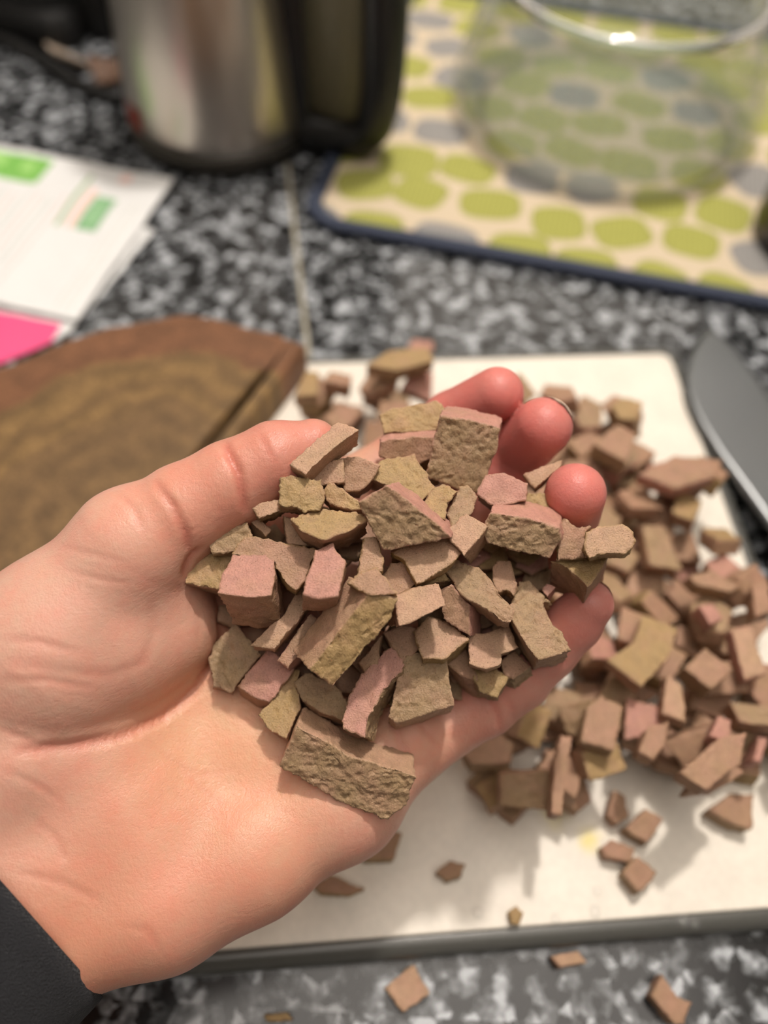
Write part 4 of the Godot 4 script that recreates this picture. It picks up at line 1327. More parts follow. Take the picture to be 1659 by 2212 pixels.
var FILL := [
	["r", "b", [Vector3(-35.1,116.2,-100.3), Vector3(-35.0,114.2,-96.2), Vector3(-40.7,114.3,-94.7), Vector3(-42.1,114.8,-100.5)], Vector3(-1.1,-5.8,-2.1)],
	["r", "b", [Vector3(-32.8,117.5,-98.7), Vector3(-33.3,118.2,-103.9), Vector3(-28.6,117.8,-106.4), Vector3(-25.2,118.2,-102.7), Vector3(-26.0,118.3,-98.0)], Vector3(-0.8,-5.7,-2.2)],
	["b", "b", [Vector3(-28.0,116.1,-102.2), Vector3(-23.0,118.0,-106.3), Vector3(-16.8,116.8,-103.1), Vector3(-21.4,115.6,-97.3)], Vector3(-0.6,-5.7,-2.2)],
	["b", "r", [Vector3(-30.9,109.5,-96.4), Vector3(-24.5,110.0,-98.6), Vector3(-21.9,110.0,-94.5), Vector3(-25.9,110.3,-89.9), Vector3(-30.4,109.3,-92.0)], Vector3(-0.7,-5.9,-2.0)],
	["y", "r", [Vector3(-12.0,119.7,-101.6), Vector3(-20.9,120.2,-102.8), Vector3(-17.0,120.6,-111.1), Vector3(-10.0,120.1,-109.2)], Vector3(-0.4,-5.6,-2.3)],
	["r", "b", [Vector3(-17.8,119.1,-96.9), Vector3(-13.2,120.1,-101.2), Vector3(-6.7,119.1,-97.3), Vector3(-10.1,118.6,-92.5)], Vector3(-0.3,-5.8,-2.2)],
	["p", "b", [Vector3(-13.7,107.0,-84.5), Vector3(-21.6,106.2,-83.1), Vector3(-23.2,106.1,-88.8), Vector3(-18.7,106.5,-91.0)], Vector3(-0.5,-6.0,-1.8)],
	["y", "b", [Vector3(-26.9,105.9,-87.1), Vector3(-32.0,107.2,-83.0), Vector3(-36.1,106.2,-90.0), Vector3(-28.6,107.4,-90.7)], Vector3(-0.9,-6.0,-1.8)],
	["b", "b", [Vector3(-33.1,106.8,-84.9), Vector3(-35.9,105.5,-81.0), Vector3(-40.9,107.7,-82.2), Vector3(-41.1,108.2,-86.1), Vector3(-37.3,107.2,-88.1)], Vector3(-1.1,-6.0,-1.7)],
	["b", "b", [Vector3(-31.6,99.1,-71.6), Vector3(-37.3,98.3,-75.1), Vector3(-37.9,99.1,-79.7), Vector3(-31.5,99.6,-81.0), Vector3(-26.9,99.4,-75.8)], Vector3(-0.9,-6.2,-1.4)],
	["p", "b", [Vector3(-19.5,102.6,-79.3), Vector3(-21.3,101.2,-76.3), Vector3(-25.7,102.6,-75.1), Vector3(-26.2,102.7,-80.7)], Vector3(-0.6,-6.2,-1.5)],
	["b", "r", [Vector3(-15.9,102.6,-81.1), Vector3(-9.3,100.7,-80.4), Vector3(-8.7,101.1,-74.4), Vector3(-15.8,100.5,-72.5), Vector3(-19.0,101.2,-75.8)], Vector3(-0.3,-6.2,-1.5)],
	["b", "b", [Vector3(-10.5,100.0,-72.9), Vector3(-6.7,99.9,-75.4), Vector3(-1.8,100.3,-73.0), Vector3(-2.5,99.1,-68.4), Vector3(-8.8,98.9,-68.2)], Vector3(-0.1,-6.3,-1.3)],
	["p", "b", [Vector3(-15.8,98.0,-66.7), Vector3(-16.6,97.0,-71.7), Vector3(-12.3,98.6,-73.0), Vector3(-8.4,98.7,-70.5), Vector3(-10.1,97.8,-66.2)], Vector3(-0.3,-6.3,-1.3)],
	["b", "r", [Vector3(4.7,109.5,-86.3), Vector3(2.0,110.1,-82.2), Vector3(-4.1,108.8,-83.8), Vector3(-2.3,109.7,-89.0)], Vector3(0.1,-6.0,-1.8)],
	["b", "r", [Vector3(-5.8,120.3,-95.6), Vector3(-11.2,119.8,-96.1), Vector3(-11.7,121.0,-101.0), Vector3(-7.9,120.4,-103.4), Vector3(-3.2,120.1,-100.6)], Vector3(-0.2,-5.7,-2.2)],
	["b", "b", [Vector3(-4.6,116.7,-93.6), Vector3(-1.5,118.0,-97.0), Vector3(2.6,117.9,-95.2), Vector3(3.8,117.0,-91.1), Vector3(0.0,115.3,-90.8)], Vector3(0.1,-5.8,-2.1)],
	["p", "b", [Vector3(8.5,116.9,-97.2), Vector3(2.2,118.1,-101.1), Vector3(8.1,117.8,-107.0), Vector3(13.4,117.2,-102.7)], Vector3(0.3,-5.7,-2.2)],
	["y", "r", [Vector3(6.5,117.9,-90.9), Vector3(10.9,117.7,-87.5), Vector3(6.3,116.8,-83.1), Vector3(1.2,116.5,-88.7)], Vector3(0.2,-5.9,-1.9)],
	["r", "r", [Vector3(15.6,109.0,-90.9), Vector3(18.2,109.4,-86.8), Vector3(14.4,109.3,-82.7), Vector3(10.6,108.4,-83.8), Vector3(9.1,110.3,-88.4)], Vector3(0.5,-6.0,-1.8)],
	["b", "r", [Vector3(17.1,99.4,-85.6), Vector3(20.4,100.4,-88.9), Vector3(28.0,99.9,-87.7), Vector3(27.7,99.8,-83.2), Vector3(20.4,98.8,-80.5)], Vector3(0.7,-6.1,-1.6)],
	["p", "b", [Vector3(13.5,101.6,-85.7), Vector3(19.0,101.8,-86.4), Vector3(21.7,100.3,-82.2), Vector3(17.2,100.5,-78.5), Vector3(11.7,101.3,-80.9)], Vector3(0.6,-6.1,-1.6)],
	["r", "b", [Vector3(0.1,104.4,-80.9), Vector3(4.2,106.0,-85.5), Vector3(10.2,105.8,-84.3), Vector3(10.1,103.0,-79.8), Vector3(3.6,103.6,-77.3)], Vector3(0.2,-6.1,-1.6)],
	["p", "r", [Vector3(23.3,100.5,-91.0), Vector3(33.0,100.5,-92.1), Vector3(32.5,99.7,-85.2), Vector3(23.0,98.9,-83.7)], Vector3(0.9,-6.1,-1.7)],
	["b", "b", [Vector3(34.4,103.0,-89.2), Vector3(27.1,103.4,-86.5), Vector3(24.3,102.4,-92.8), Vector3(32.0,104.2,-95.4)], Vector3(0.9,-6.0,-1.8)],
	["b", "b", [Vector3(37.8,105.1,-97.9), Vector3(39.3,103.7,-91.7), Vector3(29.6,104.5,-87.6), Vector3(28.5,103.8,-96.1)], Vector3(1.0,-6.0,-1.9)],
	["p", "b", [Vector3(27.2,117.1,-104.5), Vector3(28.3,117.7,-100.2), Vector3(23.0,117.0,-96.1), Vector3(18.6,117.0,-98.3), Vector3(19.9,118.5,-103.2)], Vector3(0.8,-5.7,-2.2)],
	["y", "b", [Vector3(24.2,116.9,-102.2), Vector3(32.4,117.4,-105.5), Vector3(33.1,116.4,-98.4), Vector3(25.0,116.6,-96.6)], Vector3(0.9,-5.7,-2.2)],
	["y", "r", [Vector3(33.6,109.3,-98.5), Vector3(30.4,110.6,-102.8), Vector3(35.3,111.0,-106.5), Vector3(39.9,111.5,-100.7)], Vector3(1.1,-5.8,-2.1)],
	["p", "r", [Vector3(39.8,112.2,-98.6), Vector3(34.9,112.4,-100.4), Vector3(37.6,115.0,-105.5), Vector3(43.8,113.7,-106.3), Vector3(44.0,112.7,-101.1)], Vector3(1.2,-5.7,-2.2)],
	["r", "b", [Vector3(37.2,108.6,-96.3), Vector3(39.1,109.9,-102.8), Vector3(45.7,109.6,-101.6), Vector3(44.7,108.9,-95.7)], Vector3(1.3,-5.8,-2.0)],
	["y", "b", [Vector3(32.7,110.0,-97.9), Vector3(28.1,108.8,-93.0), Vector3(20.7,109.1,-99.4), Vector3(27.0,111.1,-102.9)], Vector3(0.8,-5.8,-2.0)],
	["r", "r", [Vector3(15.1,118.4,-102.7), Vector3(13.4,118.5,-106.8), Vector3(20.0,119.0,-110.9), Vector3(23.2,118.6,-104.5)], Vector3(0.6,-5.6,-2.3)],
	["p", "b", [Vector3(8.2,122.3,-113.4), Vector3(14.5,123.2,-111.6), Vector3(14.6,122.5,-106.2), Vector3(8.9,121.6,-104.9), Vector3(6.3,123.1,-107.0)], Vector3(0.4,-5.6,-2.4)],
	["p", "r", [Vector3(6.4,121.8,-110.4), Vector3(-2.3,120.7,-112.6), Vector3(-1.6,123.5,-119.2), Vector3(5.8,122.8,-120.9), Vector3(9.4,123.0,-116.1)], Vector3(0.2,-5.5,-2.6)],
	["y", "r", [Vector3(14.6,121.5,-119.9), Vector3(9.0,120.9,-118.3), Vector3(6.1,121.3,-124.2), Vector3(12.2,123.9,-126.8)], Vector3(0.4,-5.4,-2.7)],
	["y", "b", [Vector3(-13.9,125.8,-122.4), Vector3(-5.4,127.2,-121.7), Vector3(-4.3,125.4,-114.6), Vector3(-12.9,124.7,-115.3)], Vector3(-0.2,-5.4,-2.7)],
	["p", "b", [Vector3(14.7,120.6,-126.8), Vector3(20.7,120.9,-131.4), Vector3(26.1,121.3,-128.7), Vector3(25.8,119.2,-122.8), Vector3(19.0,119.9,-121.5)], Vector3(0.7,-5.4,-2.7)],
	["b", "b", [Vector3(18.8,120.7,-130.9), Vector3(12.3,120.4,-127.2), Vector3(7.1,122.8,-132.6), Vector3(16.1,122.8,-134.9)], Vector3(0.4,-5.3,-2.8)],
	["b", "r", [Vector3(17.3,97.9,-78.0), Vector3(21.6,98.9,-81.8), Vector3(28.6,97.7,-81.8), Vector3(28.3,96.8,-75.5), Vector3(21.0,96.0,-74.2)], Vector3(0.7,-6.2,-1.5)],
	["r", "b", [Vector3(18.2,97.0,-77.3), Vector3(13.2,95.3,-74.6), Vector3(9.7,96.2,-79.0), Vector3(14.2,96.8,-81.7)], Vector3(0.5,-6.2,-1.4)],
	["y", "b", [Vector3(0.1,98.7,-72.7), Vector3(8.6,97.0,-71.8), Vector3(6.4,98.2,-66.2), Vector3(-0.8,95.9,-66.6)], Vector3(0.2,-6.3,-1.3)],
	["b", "b", [Vector3(-7.7,103.1,-76.9), Vector3(-3.8,103.0,-81.2), Vector3(2.6,103.4,-76.5), Vector3(-3.2,103.1,-72.1)], Vector3(-0.0,-6.2,-1.5)],
	["y", "r", [Vector3(34.0,115.5,-105.7), Vector3(30.7,115.2,-111.7), Vector3(36.7,116.5,-114.0), Vector3(41.3,116.8,-111.5), Vector3(38.7,114.2,-106.2)], Vector3(1.1,-5.6,-2.3)],
	["p", "b", [Vector3(37.5,118.8,-107.8), Vector3(43.6,120.4,-110.3), Vector3(47.6,119.7,-107.7), Vector3(44.0,118.8,-102.7), Vector3(39.0,118.1,-103.4)], Vector3(1.3,-5.6,-2.3)],
	["p", "b", [Vector3(-18.7,124.8,-108.1), Vector3(-23.7,125.0,-109.7), Vector3(-24.4,124.5,-115.8), Vector3(-20.3,125.6,-116.5), Vector3(-15.8,125.6,-112.7)], Vector3(-0.6,-5.5,-2.6)],
	["y", "b", [Vector3(32.2,118.2,-105.3), Vector3(28.3,118.2,-100.8), Vector3(22.9,118.1,-102.9), Vector3(24.8,120.3,-107.4), Vector3(29.3,119.8,-107.7)], Vector3(0.9,-5.7,-2.3)],
	["b", "b", [Vector3(38.4,103.5,-82.1), Vector3(29.5,102.6,-83.2), Vector3(30.8,104.1,-88.7), Vector3(39.1,103.2,-90.5)], Vector3(1.1,-6.1,-1.7)],
	["r", "b", [Vector3(17.2,93.2,-78.7), Vector3(23.6,93.1,-76.1), Vector3(23.6,93.0,-70.6), Vector3(14.4,93.0,-70.9)], Vector3(0.6,-6.3,-1.3)],
	["b", "b", [Vector3(28.8,101.5,-91.8), Vector3(34.6,102.7,-92.9), Vector3(35.9,101.4,-87.8), Vector3(30.7,100.5,-86.9)], Vector3(1.0,-6.0,-1.7)],
	["r", "b", [Vector3(31.7,104.7,-82.8), Vector3(35.5,105.4,-87.6), Vector3(42.1,105.2,-83.8), Vector3(36.6,104.4,-79.2)], Vector3(1.2,-6.1,-1.7)],
	["y", "b", [Vector3(35.8,104.8,-93.7), Vector3(39.6,105.2,-98.4), Vector3(46.1,105.9,-96.1), Vector3(40.8,105.1,-90.2)], Vector3(1.3,-5.9,-1.9)],
	["b", "r", [Vector3(15.9,115.0,-103.3), Vector3(21.5,116.5,-108.6), Vector3(26.7,115.4,-104.1), Vector3(20.6,114.4,-99.6)], Vector3(0.7,-5.7,-2.2)],
	["y", "b", [Vector3(42.8,114.3,-103.6), Vector3(38.8,113.2,-100.7), Vector3(32.8,113.9,-102.4), Vector3(33.8,113.9,-108.6), Vector3(39.9,114.5,-109.2)], Vector3(1.2,-5.7,-2.2)],
	["b", "r", [Vector3(24.7,98.0,-75.4), Vector3(18.9,97.8,-79.6), Vector3(21.2,98.9,-84.5), Vector3(28.4,98.7,-84.7), Vector3(30.1,97.6,-78.3)], Vector3(0.8,-6.2,-1.5)],
	["b", "b", [Vector3(-9.5,123.4,-102.0), Vector3(-6.7,124.5,-106.4), Vector3(-0.5,125.5,-104.1), Vector3(-1.2,123.4,-99.8), Vector3(-7.4,123.7,-98.6)], Vector3(-0.1,-5.6,-2.3)],
	["b", "b", [Vector3(14.3,117.2,-97.1), Vector3(20.8,116.6,-95.5), Vector3(17.3,114.8,-90.1), Vector3(12.2,116.0,-91.5)], Vector3(0.6,-5.8,-2.0)],
	["p", "b", [Vector3(-4.4,112.7,-84.8), Vector3(-6.3,113.5,-90.7), Vector3(2.2,114.0,-93.3), Vector3(1.5,111.7,-87.3)], Vector3(-0.0,-5.9,-1.9)],
]
var LOOSE := [
	["b", "r", "brown meat dice on the board, upper of three in a row below the pile", [Vector3(86.1,20.0,-55.9), Vector3(94.0,20.0,-62.9), Vector3(99.3,20.0,-59.5), Vector3(92.9,20.0,-51.6)], Vector3(0, -7.9, 0)],
	["b", "b", "short rosy meat stick, middle one of three in a row below the pile", [Vector3(78.3,18.0,-50.0), Vector3(81.3,18.0,-52.3), Vector3(89.1,18.0,-50.2), Vector3(87.3,18.0,-46.0), Vector3(79.2,18.0,-47.0)], Vector3(0, -5.9, 0)],
	["b", "r", "meat dice nearest the board's front edge, lowest of three in a row", [Vector3(83.9,19.0,-42.5), Vector3(89.2,19.0,-47.9), Vector3(95.4,19.0,-43.1), Vector3(88.5,19.0,-36.6)], Vector3(0, -6.9, 0)],
	["b", "r", "triangular meat piece alone on the white board right of the row of three", [Vector3(114.9,20.0,-63.4), Vector3(124.1,20.0,-69.2), Vector3(131.8,20.0,-69.6), Vector3(129.0,20.0,-58.2), Vector3(123.6,20.0,-58.7)], Vector3(0, -7.9, 0)],
	["b", "r", "tiny meat crumb in the hand's shadow, alone on the white board", [Vector3(23.5,17.0,-39.5), Vector3(27.9,17.0,-43.2), Vector3(33.2,17.0,-42.4), Vector3(31.7,17.0,-38.6), Vector3(27.2,17.0,-37.0)], Vector3(0, -4.9, 0)],
	["y", "y", "golden crumb of meat near the front edge of the white board", [Vector3(47.0,16.0,-29.7), Vector3(49.5,16.0,-31.2), Vector3(52.0,16.0,-29.4), Vector3(50.8,16.0,-26.0), Vector3(47.9,16.0,-26.2)], Vector3(0, -3.9, 0)],
	["b", "y", "meat piece in the hand's shadow just below the edge of the palm", [Vector3(-0.4,19.0,-41.6), Vector3(0.8,19.0,-46.7), Vector3(9.4,19.0,-51.0), Vector3(12.1,19.0,-50.5), Vector3(9.7,19.0,-42.2)], Vector3(0, -6.9, 0)],
	["b", "y", "wedge of meat in shadow, second one along the underside of the hand", [Vector3(-15.7,18.0,-33.2), Vector3(-10.1,18.0,-36.8), Vector3(1.0,18.0,-33.4), Vector3(-4.1,18.0,-31.3), Vector3(-13.3,18.0,-31.3)], Vector3(0, -5.9, 0)],
	["c", "b", "flat tan meat piece on the granite touching the board's front edge", [Vector3(61.9,6.0,-18.6), Vector3(71.0,6.0,-20.4), Vector3(73.4,6.0,-17.3), Vector3(64.7,6.0,-15.3)], Vector3(0, -5.9, 0)],
	["c", "r", "tan diamond of meat on the granite at the edge of the hand's shadow", [Vector3(8.9,6.0,-7.0), Vector3(17.7,6.0,-14.1), Vector3(23.4,6.0,-6.5), Vector3(15.2,6.0,-0.7)], Vector3(0, -5.9, 0)],
	["b", "b", "kite-shaped meat piece on the granite in the lower right corner", [Vector3(92.6,7.0,-9.4), Vector3(97.2,7.0,-15.6), Vector3(100.4,7.0,-9.8), Vector3(105.2,7.0,-8.2), Vector3(102.3,7.0,-3.8), Vector3(101.8,7.0,-2.3), Vector3(98.5,7.0,-2.2)], Vector3(0, -6.9, 0)],
	["y", "y", "golden strip of meat on the dark granite near the sleeve", [Vector3(-28.0,5.0,1.5), Vector3(-20.7,5.0,0.9), Vector3(-18.8,5.0,2.8), Vector3(-26.8,5.0,3.5)], Vector3(0, -4.9, 0)],
	["p", "b", "orange-brown meat bit on the granite behind the white board", [Vector3(6.9,7.0,-284.7), Vector3(10.2,7.0,-290.2), Vector3(19.7,7.0,-289.0), Vector3(20.0,7.0,-283.2), Vector3(12.9,7.0,-280.0)], Vector3(0, -6.9, 0)],
]
var TOP := [
	["y", "b", "widest olive-brown slab on the board pile, right of the little finger", [Vector3(76.4,30.0,-102.1), Vector3(86.2,30.0,-108.7), Vector3(90.8,30.0,-119.8), Vector3(102.1,30.0,-115.1), Vector3(97.2,30.0,-104.2), Vector3(86.9,30.0,-93.5)], 0.0070],
	["b", "r", "clean square meat dice on the board pile right of the widest slab", [Vector3(102.0,30.0,-101.1), Vector3(110.3,30.0,-108.5), Vector3(118.7,30.0,-101.8), Vector3(109.9,30.0,-94.1)], 0.0084],
	["b", "r", "tall five-sided meat piece at the lower edge of the pile below the little finger", [Vector3(65.6,30.0,-74.7), Vector3(68.5,30.0,-85.9), Vector3(73.7,30.0,-90.2), Vector3(80.5,30.0,-86.6), Vector3(75.9,30.0,-72.3)], 0.0074],
	["b", "b", "long stick of meat reaching from the pile towards the shadow edge", [Vector3(54.4,30.0,-52.2), Vector3(56.3,30.0,-66.6), Vector3(59.1,30.0,-75.9), Vector3(62.5,30.0,-75.3), Vector3(59.0,30.0,-62.4), Vector3(57.6,30.0,-51.7)], 0.0080],
	["c", "p", "upright tan slat of meat on the right slope of the pile", [Vector3(120.8,30.0,-116.3), Vector3(128.0,30.0,-118.5), Vector3(129.5,30.0,-101.1), Vector3(121.6,30.0,-98.1)], 0.0061],
	["b", "b", "smooth brown meat wedge at the lower right of the pile", [Vector3(97.4,30.0,-61.7), Vector3(105.2,30.0,-72.5), Vector3(110.2,30.0,-74.3), Vector3(116.9,30.0,-68.7), Vector3(106.7,30.0,-62.9)], 0.0073],
	["r", "b", "oblong brown meat bar near the right frame edge of the pile", [Vector3(118.2,30.0,-92.9), Vector3(135.6,30.0,-91.5), Vector3(135.7,30.0,-85.1), Vector3(120.1,30.0,-85.8)], 0.0082],
	["b", "b", "rounded meat piece at the right rim of the pile near the board edge", [Vector3(131.7,30.0,-133.7), Vector3(136.6,30.0,-135.9), Vector3(137.4,30.0,-124.6), Vector3(130.2,30.0,-121.4)], 0.0072],
	["p", "p", "bright pink scrap of meat in the middle of the pile", [Vector3(111.2,30.0,-124.8), Vector3(116.5,30.0,-126.1), Vector3(119.0,30.0,-120.7), Vector3(114.3,30.0,-117.6)], 0.0072],
	["p", "p", "pink rounded scrap of meat low in the pile", [Vector3(106.2,30.0,-78.6), Vector3(110.5,30.0,-85.2), Vector3(114.2,30.0,-83.8), Vector3(112.0,30.0,-75.9)], 0.0065],
	["p", "p", "thin rosy scrap of meat at the lower right rim of the pile", [Vector3(124.3,30.0,-75.1), Vector3(127.8,30.0,-83.0), Vector3(130.6,30.0,-82.9), Vector3(126.5,30.0,-74.5)], 0.0085],
	["y", "r", "crusted meat block at the far top of the pile right of the middle finger", [Vector3(90.1,30.0,-213.7), Vector3(94.6,30.0,-218.4), Vector3(103.5,30.0,-216.5), Vector3(100.3,30.0,-206.9), Vector3(93.3,30.0,-206.4)], 0.0073],
	["b", "p", "mauve strip of meat sticking out to the right of the pile near the knife", [Vector3(97.1,30.0,-179.3), Vector3(112.7,30.0,-189.7), Vector3(130.9,30.0,-188.7), Vector3(126.6,30.0,-180.3), Vector3(110.4,30.0,-173.5)], 0.0064],
	["y", "r", "flat tan meat piece at the far end of the pile behind the index finger", [Vector3(-11.0,30.0,-226.9), Vector3(-3.2,30.0,-235.7), Vector3(14.3,30.0,-239.9), Vector3(17.6,30.0,-231.9), Vector3(1.4,30.0,-225.2)], 0.0064],
	["y", "r", "leftmost meat piece of the pile, next to the wooden board", [Vector3(-40.3,30.0,-214.1), Vector3(-36.8,30.0,-229.0), Vector3(-31.7,30.0,-229.4), Vector3(-30.4,30.0,-216.1)], 0.0069],
	["b", "b", "mauve meat piece of the pile just beyond the thumb tip", [Vector3(-29.0,30.0,-222.8), Vector3(-26.5,30.0,-228.4), Vector3(-17.2,30.0,-227.3), Vector3(-17.7,30.0,-221.1)], 0.0079],
	["b", "r", "narrow light strip of meat high on the right of the pile", [Vector3(110.6,30.0,-138.1), Vector3(119.9,30.0,-140.7), Vector3(129.5,30.0,-135.5), Vector3(125.4,30.0,-132.3), Vector3(113.6,30.0,-134.4)], 0.0069],
	["b", "b", "meat piece standing alone in the white gap at the foot of the pile", [Vector3(83.6,30.0,-72.7), Vector3(87.7,30.0,-80.7), Vector3(94.3,30.0,-82.6), Vector3(92.6,30.0,-76.3), Vector3(87.9,30.0,-70.0)], 0.0079],
	["b", "b", "small meat piece at the pile's foot above the row of three", [Vector3(80.7,30.0,-60.0), Vector3(83.9,30.0,-68.2), Vector3(87.6,30.0,-67.0), Vector3(88.1,30.0,-59.7), Vector3(84.1,30.0,-57.4)], 0.0067],
	["b", "b", "broad smooth meat slice at the pile's foot", [Vector3(91.8,30.0,-64.3), Vector3(105.7,30.0,-75.5), Vector3(113.9,30.0,-77.6), Vector3(110.7,30.0,-68.3), Vector3(98.6,30.0,-59.6)], 0.0079],
	["c", "b", "leaning light meat slice below the square dice", [Vector3(93.1,30.0,-85.7), Vector3(96.5,30.0,-99.1), Vector3(101.0,30.0,-96.0), Vector3(100.6,30.0,-83.0)], 0.0060],
	["b", "r", "large tan meat chunk of the pile beyond the ring finger", [Vector3(80.2,30.0,-192.1), Vector3(90.9,30.0,-202.5), Vector3(98.3,30.0,-198.2), Vector3(92.8,30.0,-183.6)], 0.0081],
]
var PILE := [Vector2(-37.9,-215.6), Vector2(-34.9,-226.6), Vector2(-26.7,-228.6), Vector2(-15.0,-226.2), Vector2(-7.0,-231.5), Vector2(3.4,-235.9), Vector2(18.2,-238.2), Vector2(33.0,-233.2), Vector2(80.9,-226.0), Vector2(97.3,-223.3), Vector2(105.1,-218.6), Vector2(106.7,-207.2), Vector2(120.6,-198.3), Vector2(131.7,-193.0), Vector2(132.2,-184.8), Vector2(121.3,-177.1), Vector2(130.6,-164.4), Vector2(134.3,-154.0), Vector2(140.4,-138.1), Vector2(140.2,-128.4), Vector2(135.4,-122.4), Vector2(139.4,-108.1), Vector2(151.6,-95.0), Vector2(148.4,-81.8), Vector2(128.4,-79.0), Vector2(120.8,-72.3), Vector2(102.8,-79.1), Vector2(95.3,-83.4), Vector2(83.4,-77.9), Vector2(77.9,-71.4), Vector2(60.2,-67.3), Vector2(50.6,-60.8), Vector2(39.8,-66.1), Vector2(34.5,-73.5), Vector2(48.9,-99.0), Vector2(32.5,-145.1), Vector2(-6.4,-186.7), Vector2(-27.4,-202.3)]
var BONES := [
	[0, [Vector4(-125.2,38.7,30.7,18.0), Vector4(-95.0,61.1,-0.0,17.0), Vector4(-72.3,73.5,-15.4,16.0), Vector4(-49.9,73.8,-23.3,17.0), Vector4(-29.3,75.1,-34.5,16.2), Vector4(-7.1,77.0,-48.4,13.8), Vector4(9.4,80.0,-64.0,11.2)]],
	[0, [Vector4(-150.4,50.7,8.6,20.0), Vector4(-115.8,70.1,-17.6,19.0), Vector4(-94.0,83.7,-34.8,19.0), Vector4(-84.8,94.0,-50.7,19.0)]],
	[0, [Vector4(-137.1,44.1,20.6,18.0), Vector4(-103.1,65.9,-9.3,17.0), Vector4(-79.5,77.9,-25.9,16.5), Vector4(-57.7,80.2,-38.7,16.0), Vector4(-30.3,78.0,-61.0,13.5), Vector4(-1.3,82.4,-82.4,11.5)]],
	[0, [Vector4(-79.5,77.9,-25.9,18.0), Vector4(-66.8,84.0,-46.4,16.0), Vector4(-39.5,82.9,-75.8,13.0), Vector4(-15.6,89.2,-98.5,12.0)]],
	[0, [Vector4(-84.8,94.0,-50.7,18.0), Vector4(-71.5,90.0,-57.4,15.5), Vector4(-52.8,89.7,-84.4,13.0), Vector4(-30.8,100.8,-110.7,12.0)]],
	[0, [Vector4(-30.3,78.0,-61.0,13.5), Vector4(-7.1,77.0,-48.4,13.8)]],
	[0, [Vector4(-1.3,82.4,-82.4,11.5), Vector4(9.4,80.0,-64.0,11.2)]],
	[0, [Vector4(-15.6,89.2,-98.5,12.0), Vector4(-1.3,82.4,-82.4,11.5)]],
	[0, [Vector4(-150.4,50.7,8.6,20.0), Vector4(-117.1,71.3,-19.5,20.0), Vector4(-100.8,92.7,-52.5,20.0)]],
	[1, [Vector4(-100.0,95.3,-56.4,21.5), Vector4(-78.7,107.4,-73.2,22.0), Vector4(-61.0,122.9,-93.4,14.2)]],
	[1, [Vector4(-76.5,103.7,-69.3,20.0), Vector4(-62.4,105.4,-75.7,16.0), Vector4(-52.6,104.9,-80.3,10.6)]],
	[1, [Vector4(-61.0,122.9,-93.4,14.2), Vector4(-58.1,109.3,-87.1,13.0), Vector4(-52.6,104.9,-80.3,10.6)]],
	[2, [Vector4(-61.0,122.9,-93.4,14.2), Vector4(-48.8,129.1,-101.1,11.8), Vector4(-37.8,133.2,-107.3,10.6), Vector4(-26.8,136.9,-113.0,9.4), Vector4(-18.5,138.2,-116.9,6.6)]],  # thumb
	[3, [Vector4(7.5,79.3,-64.8,11.0), Vector4(20.0,81.1,-67.5,9.3), Vector4(30.3,85.4,-72.4,8.8), Vector4(38.9,91.5,-78.0,8.4), Vector4(46.1,97.9,-84.2,7.7), Vector4(51.8,104.7,-89.2,7.2), Vector4(54.6,110.1,-92.0,6.3)]],  # pinky
	[4, [Vector4(-1.3,82.4,-82.4,11.0), Vector4(35.4,91.8,-104.3,9.2), Vector4(50.4,109.8,-115.4,8.3), Vector4(48.4,128.9,-113.7,7.7)]],  # ring
	[5, [Vector4(-15.6,89.2,-98.5,11.5), Vector4(22.8,97.1,-127.1,9.5), Vector4(36.2,113.8,-136.2,8.5), Vector4(41.3,129.4,-134.6,7.9)]],  # middle
	[6, [Vector4(-30.8,102.3,-111.3,11.5), Vector4(2.0,103.9,-137.5,9.0), Vector4(17.9,117.4,-145.5,8.0), Vector4(29.1,130.0,-144.8,7.4)]],  # index
]
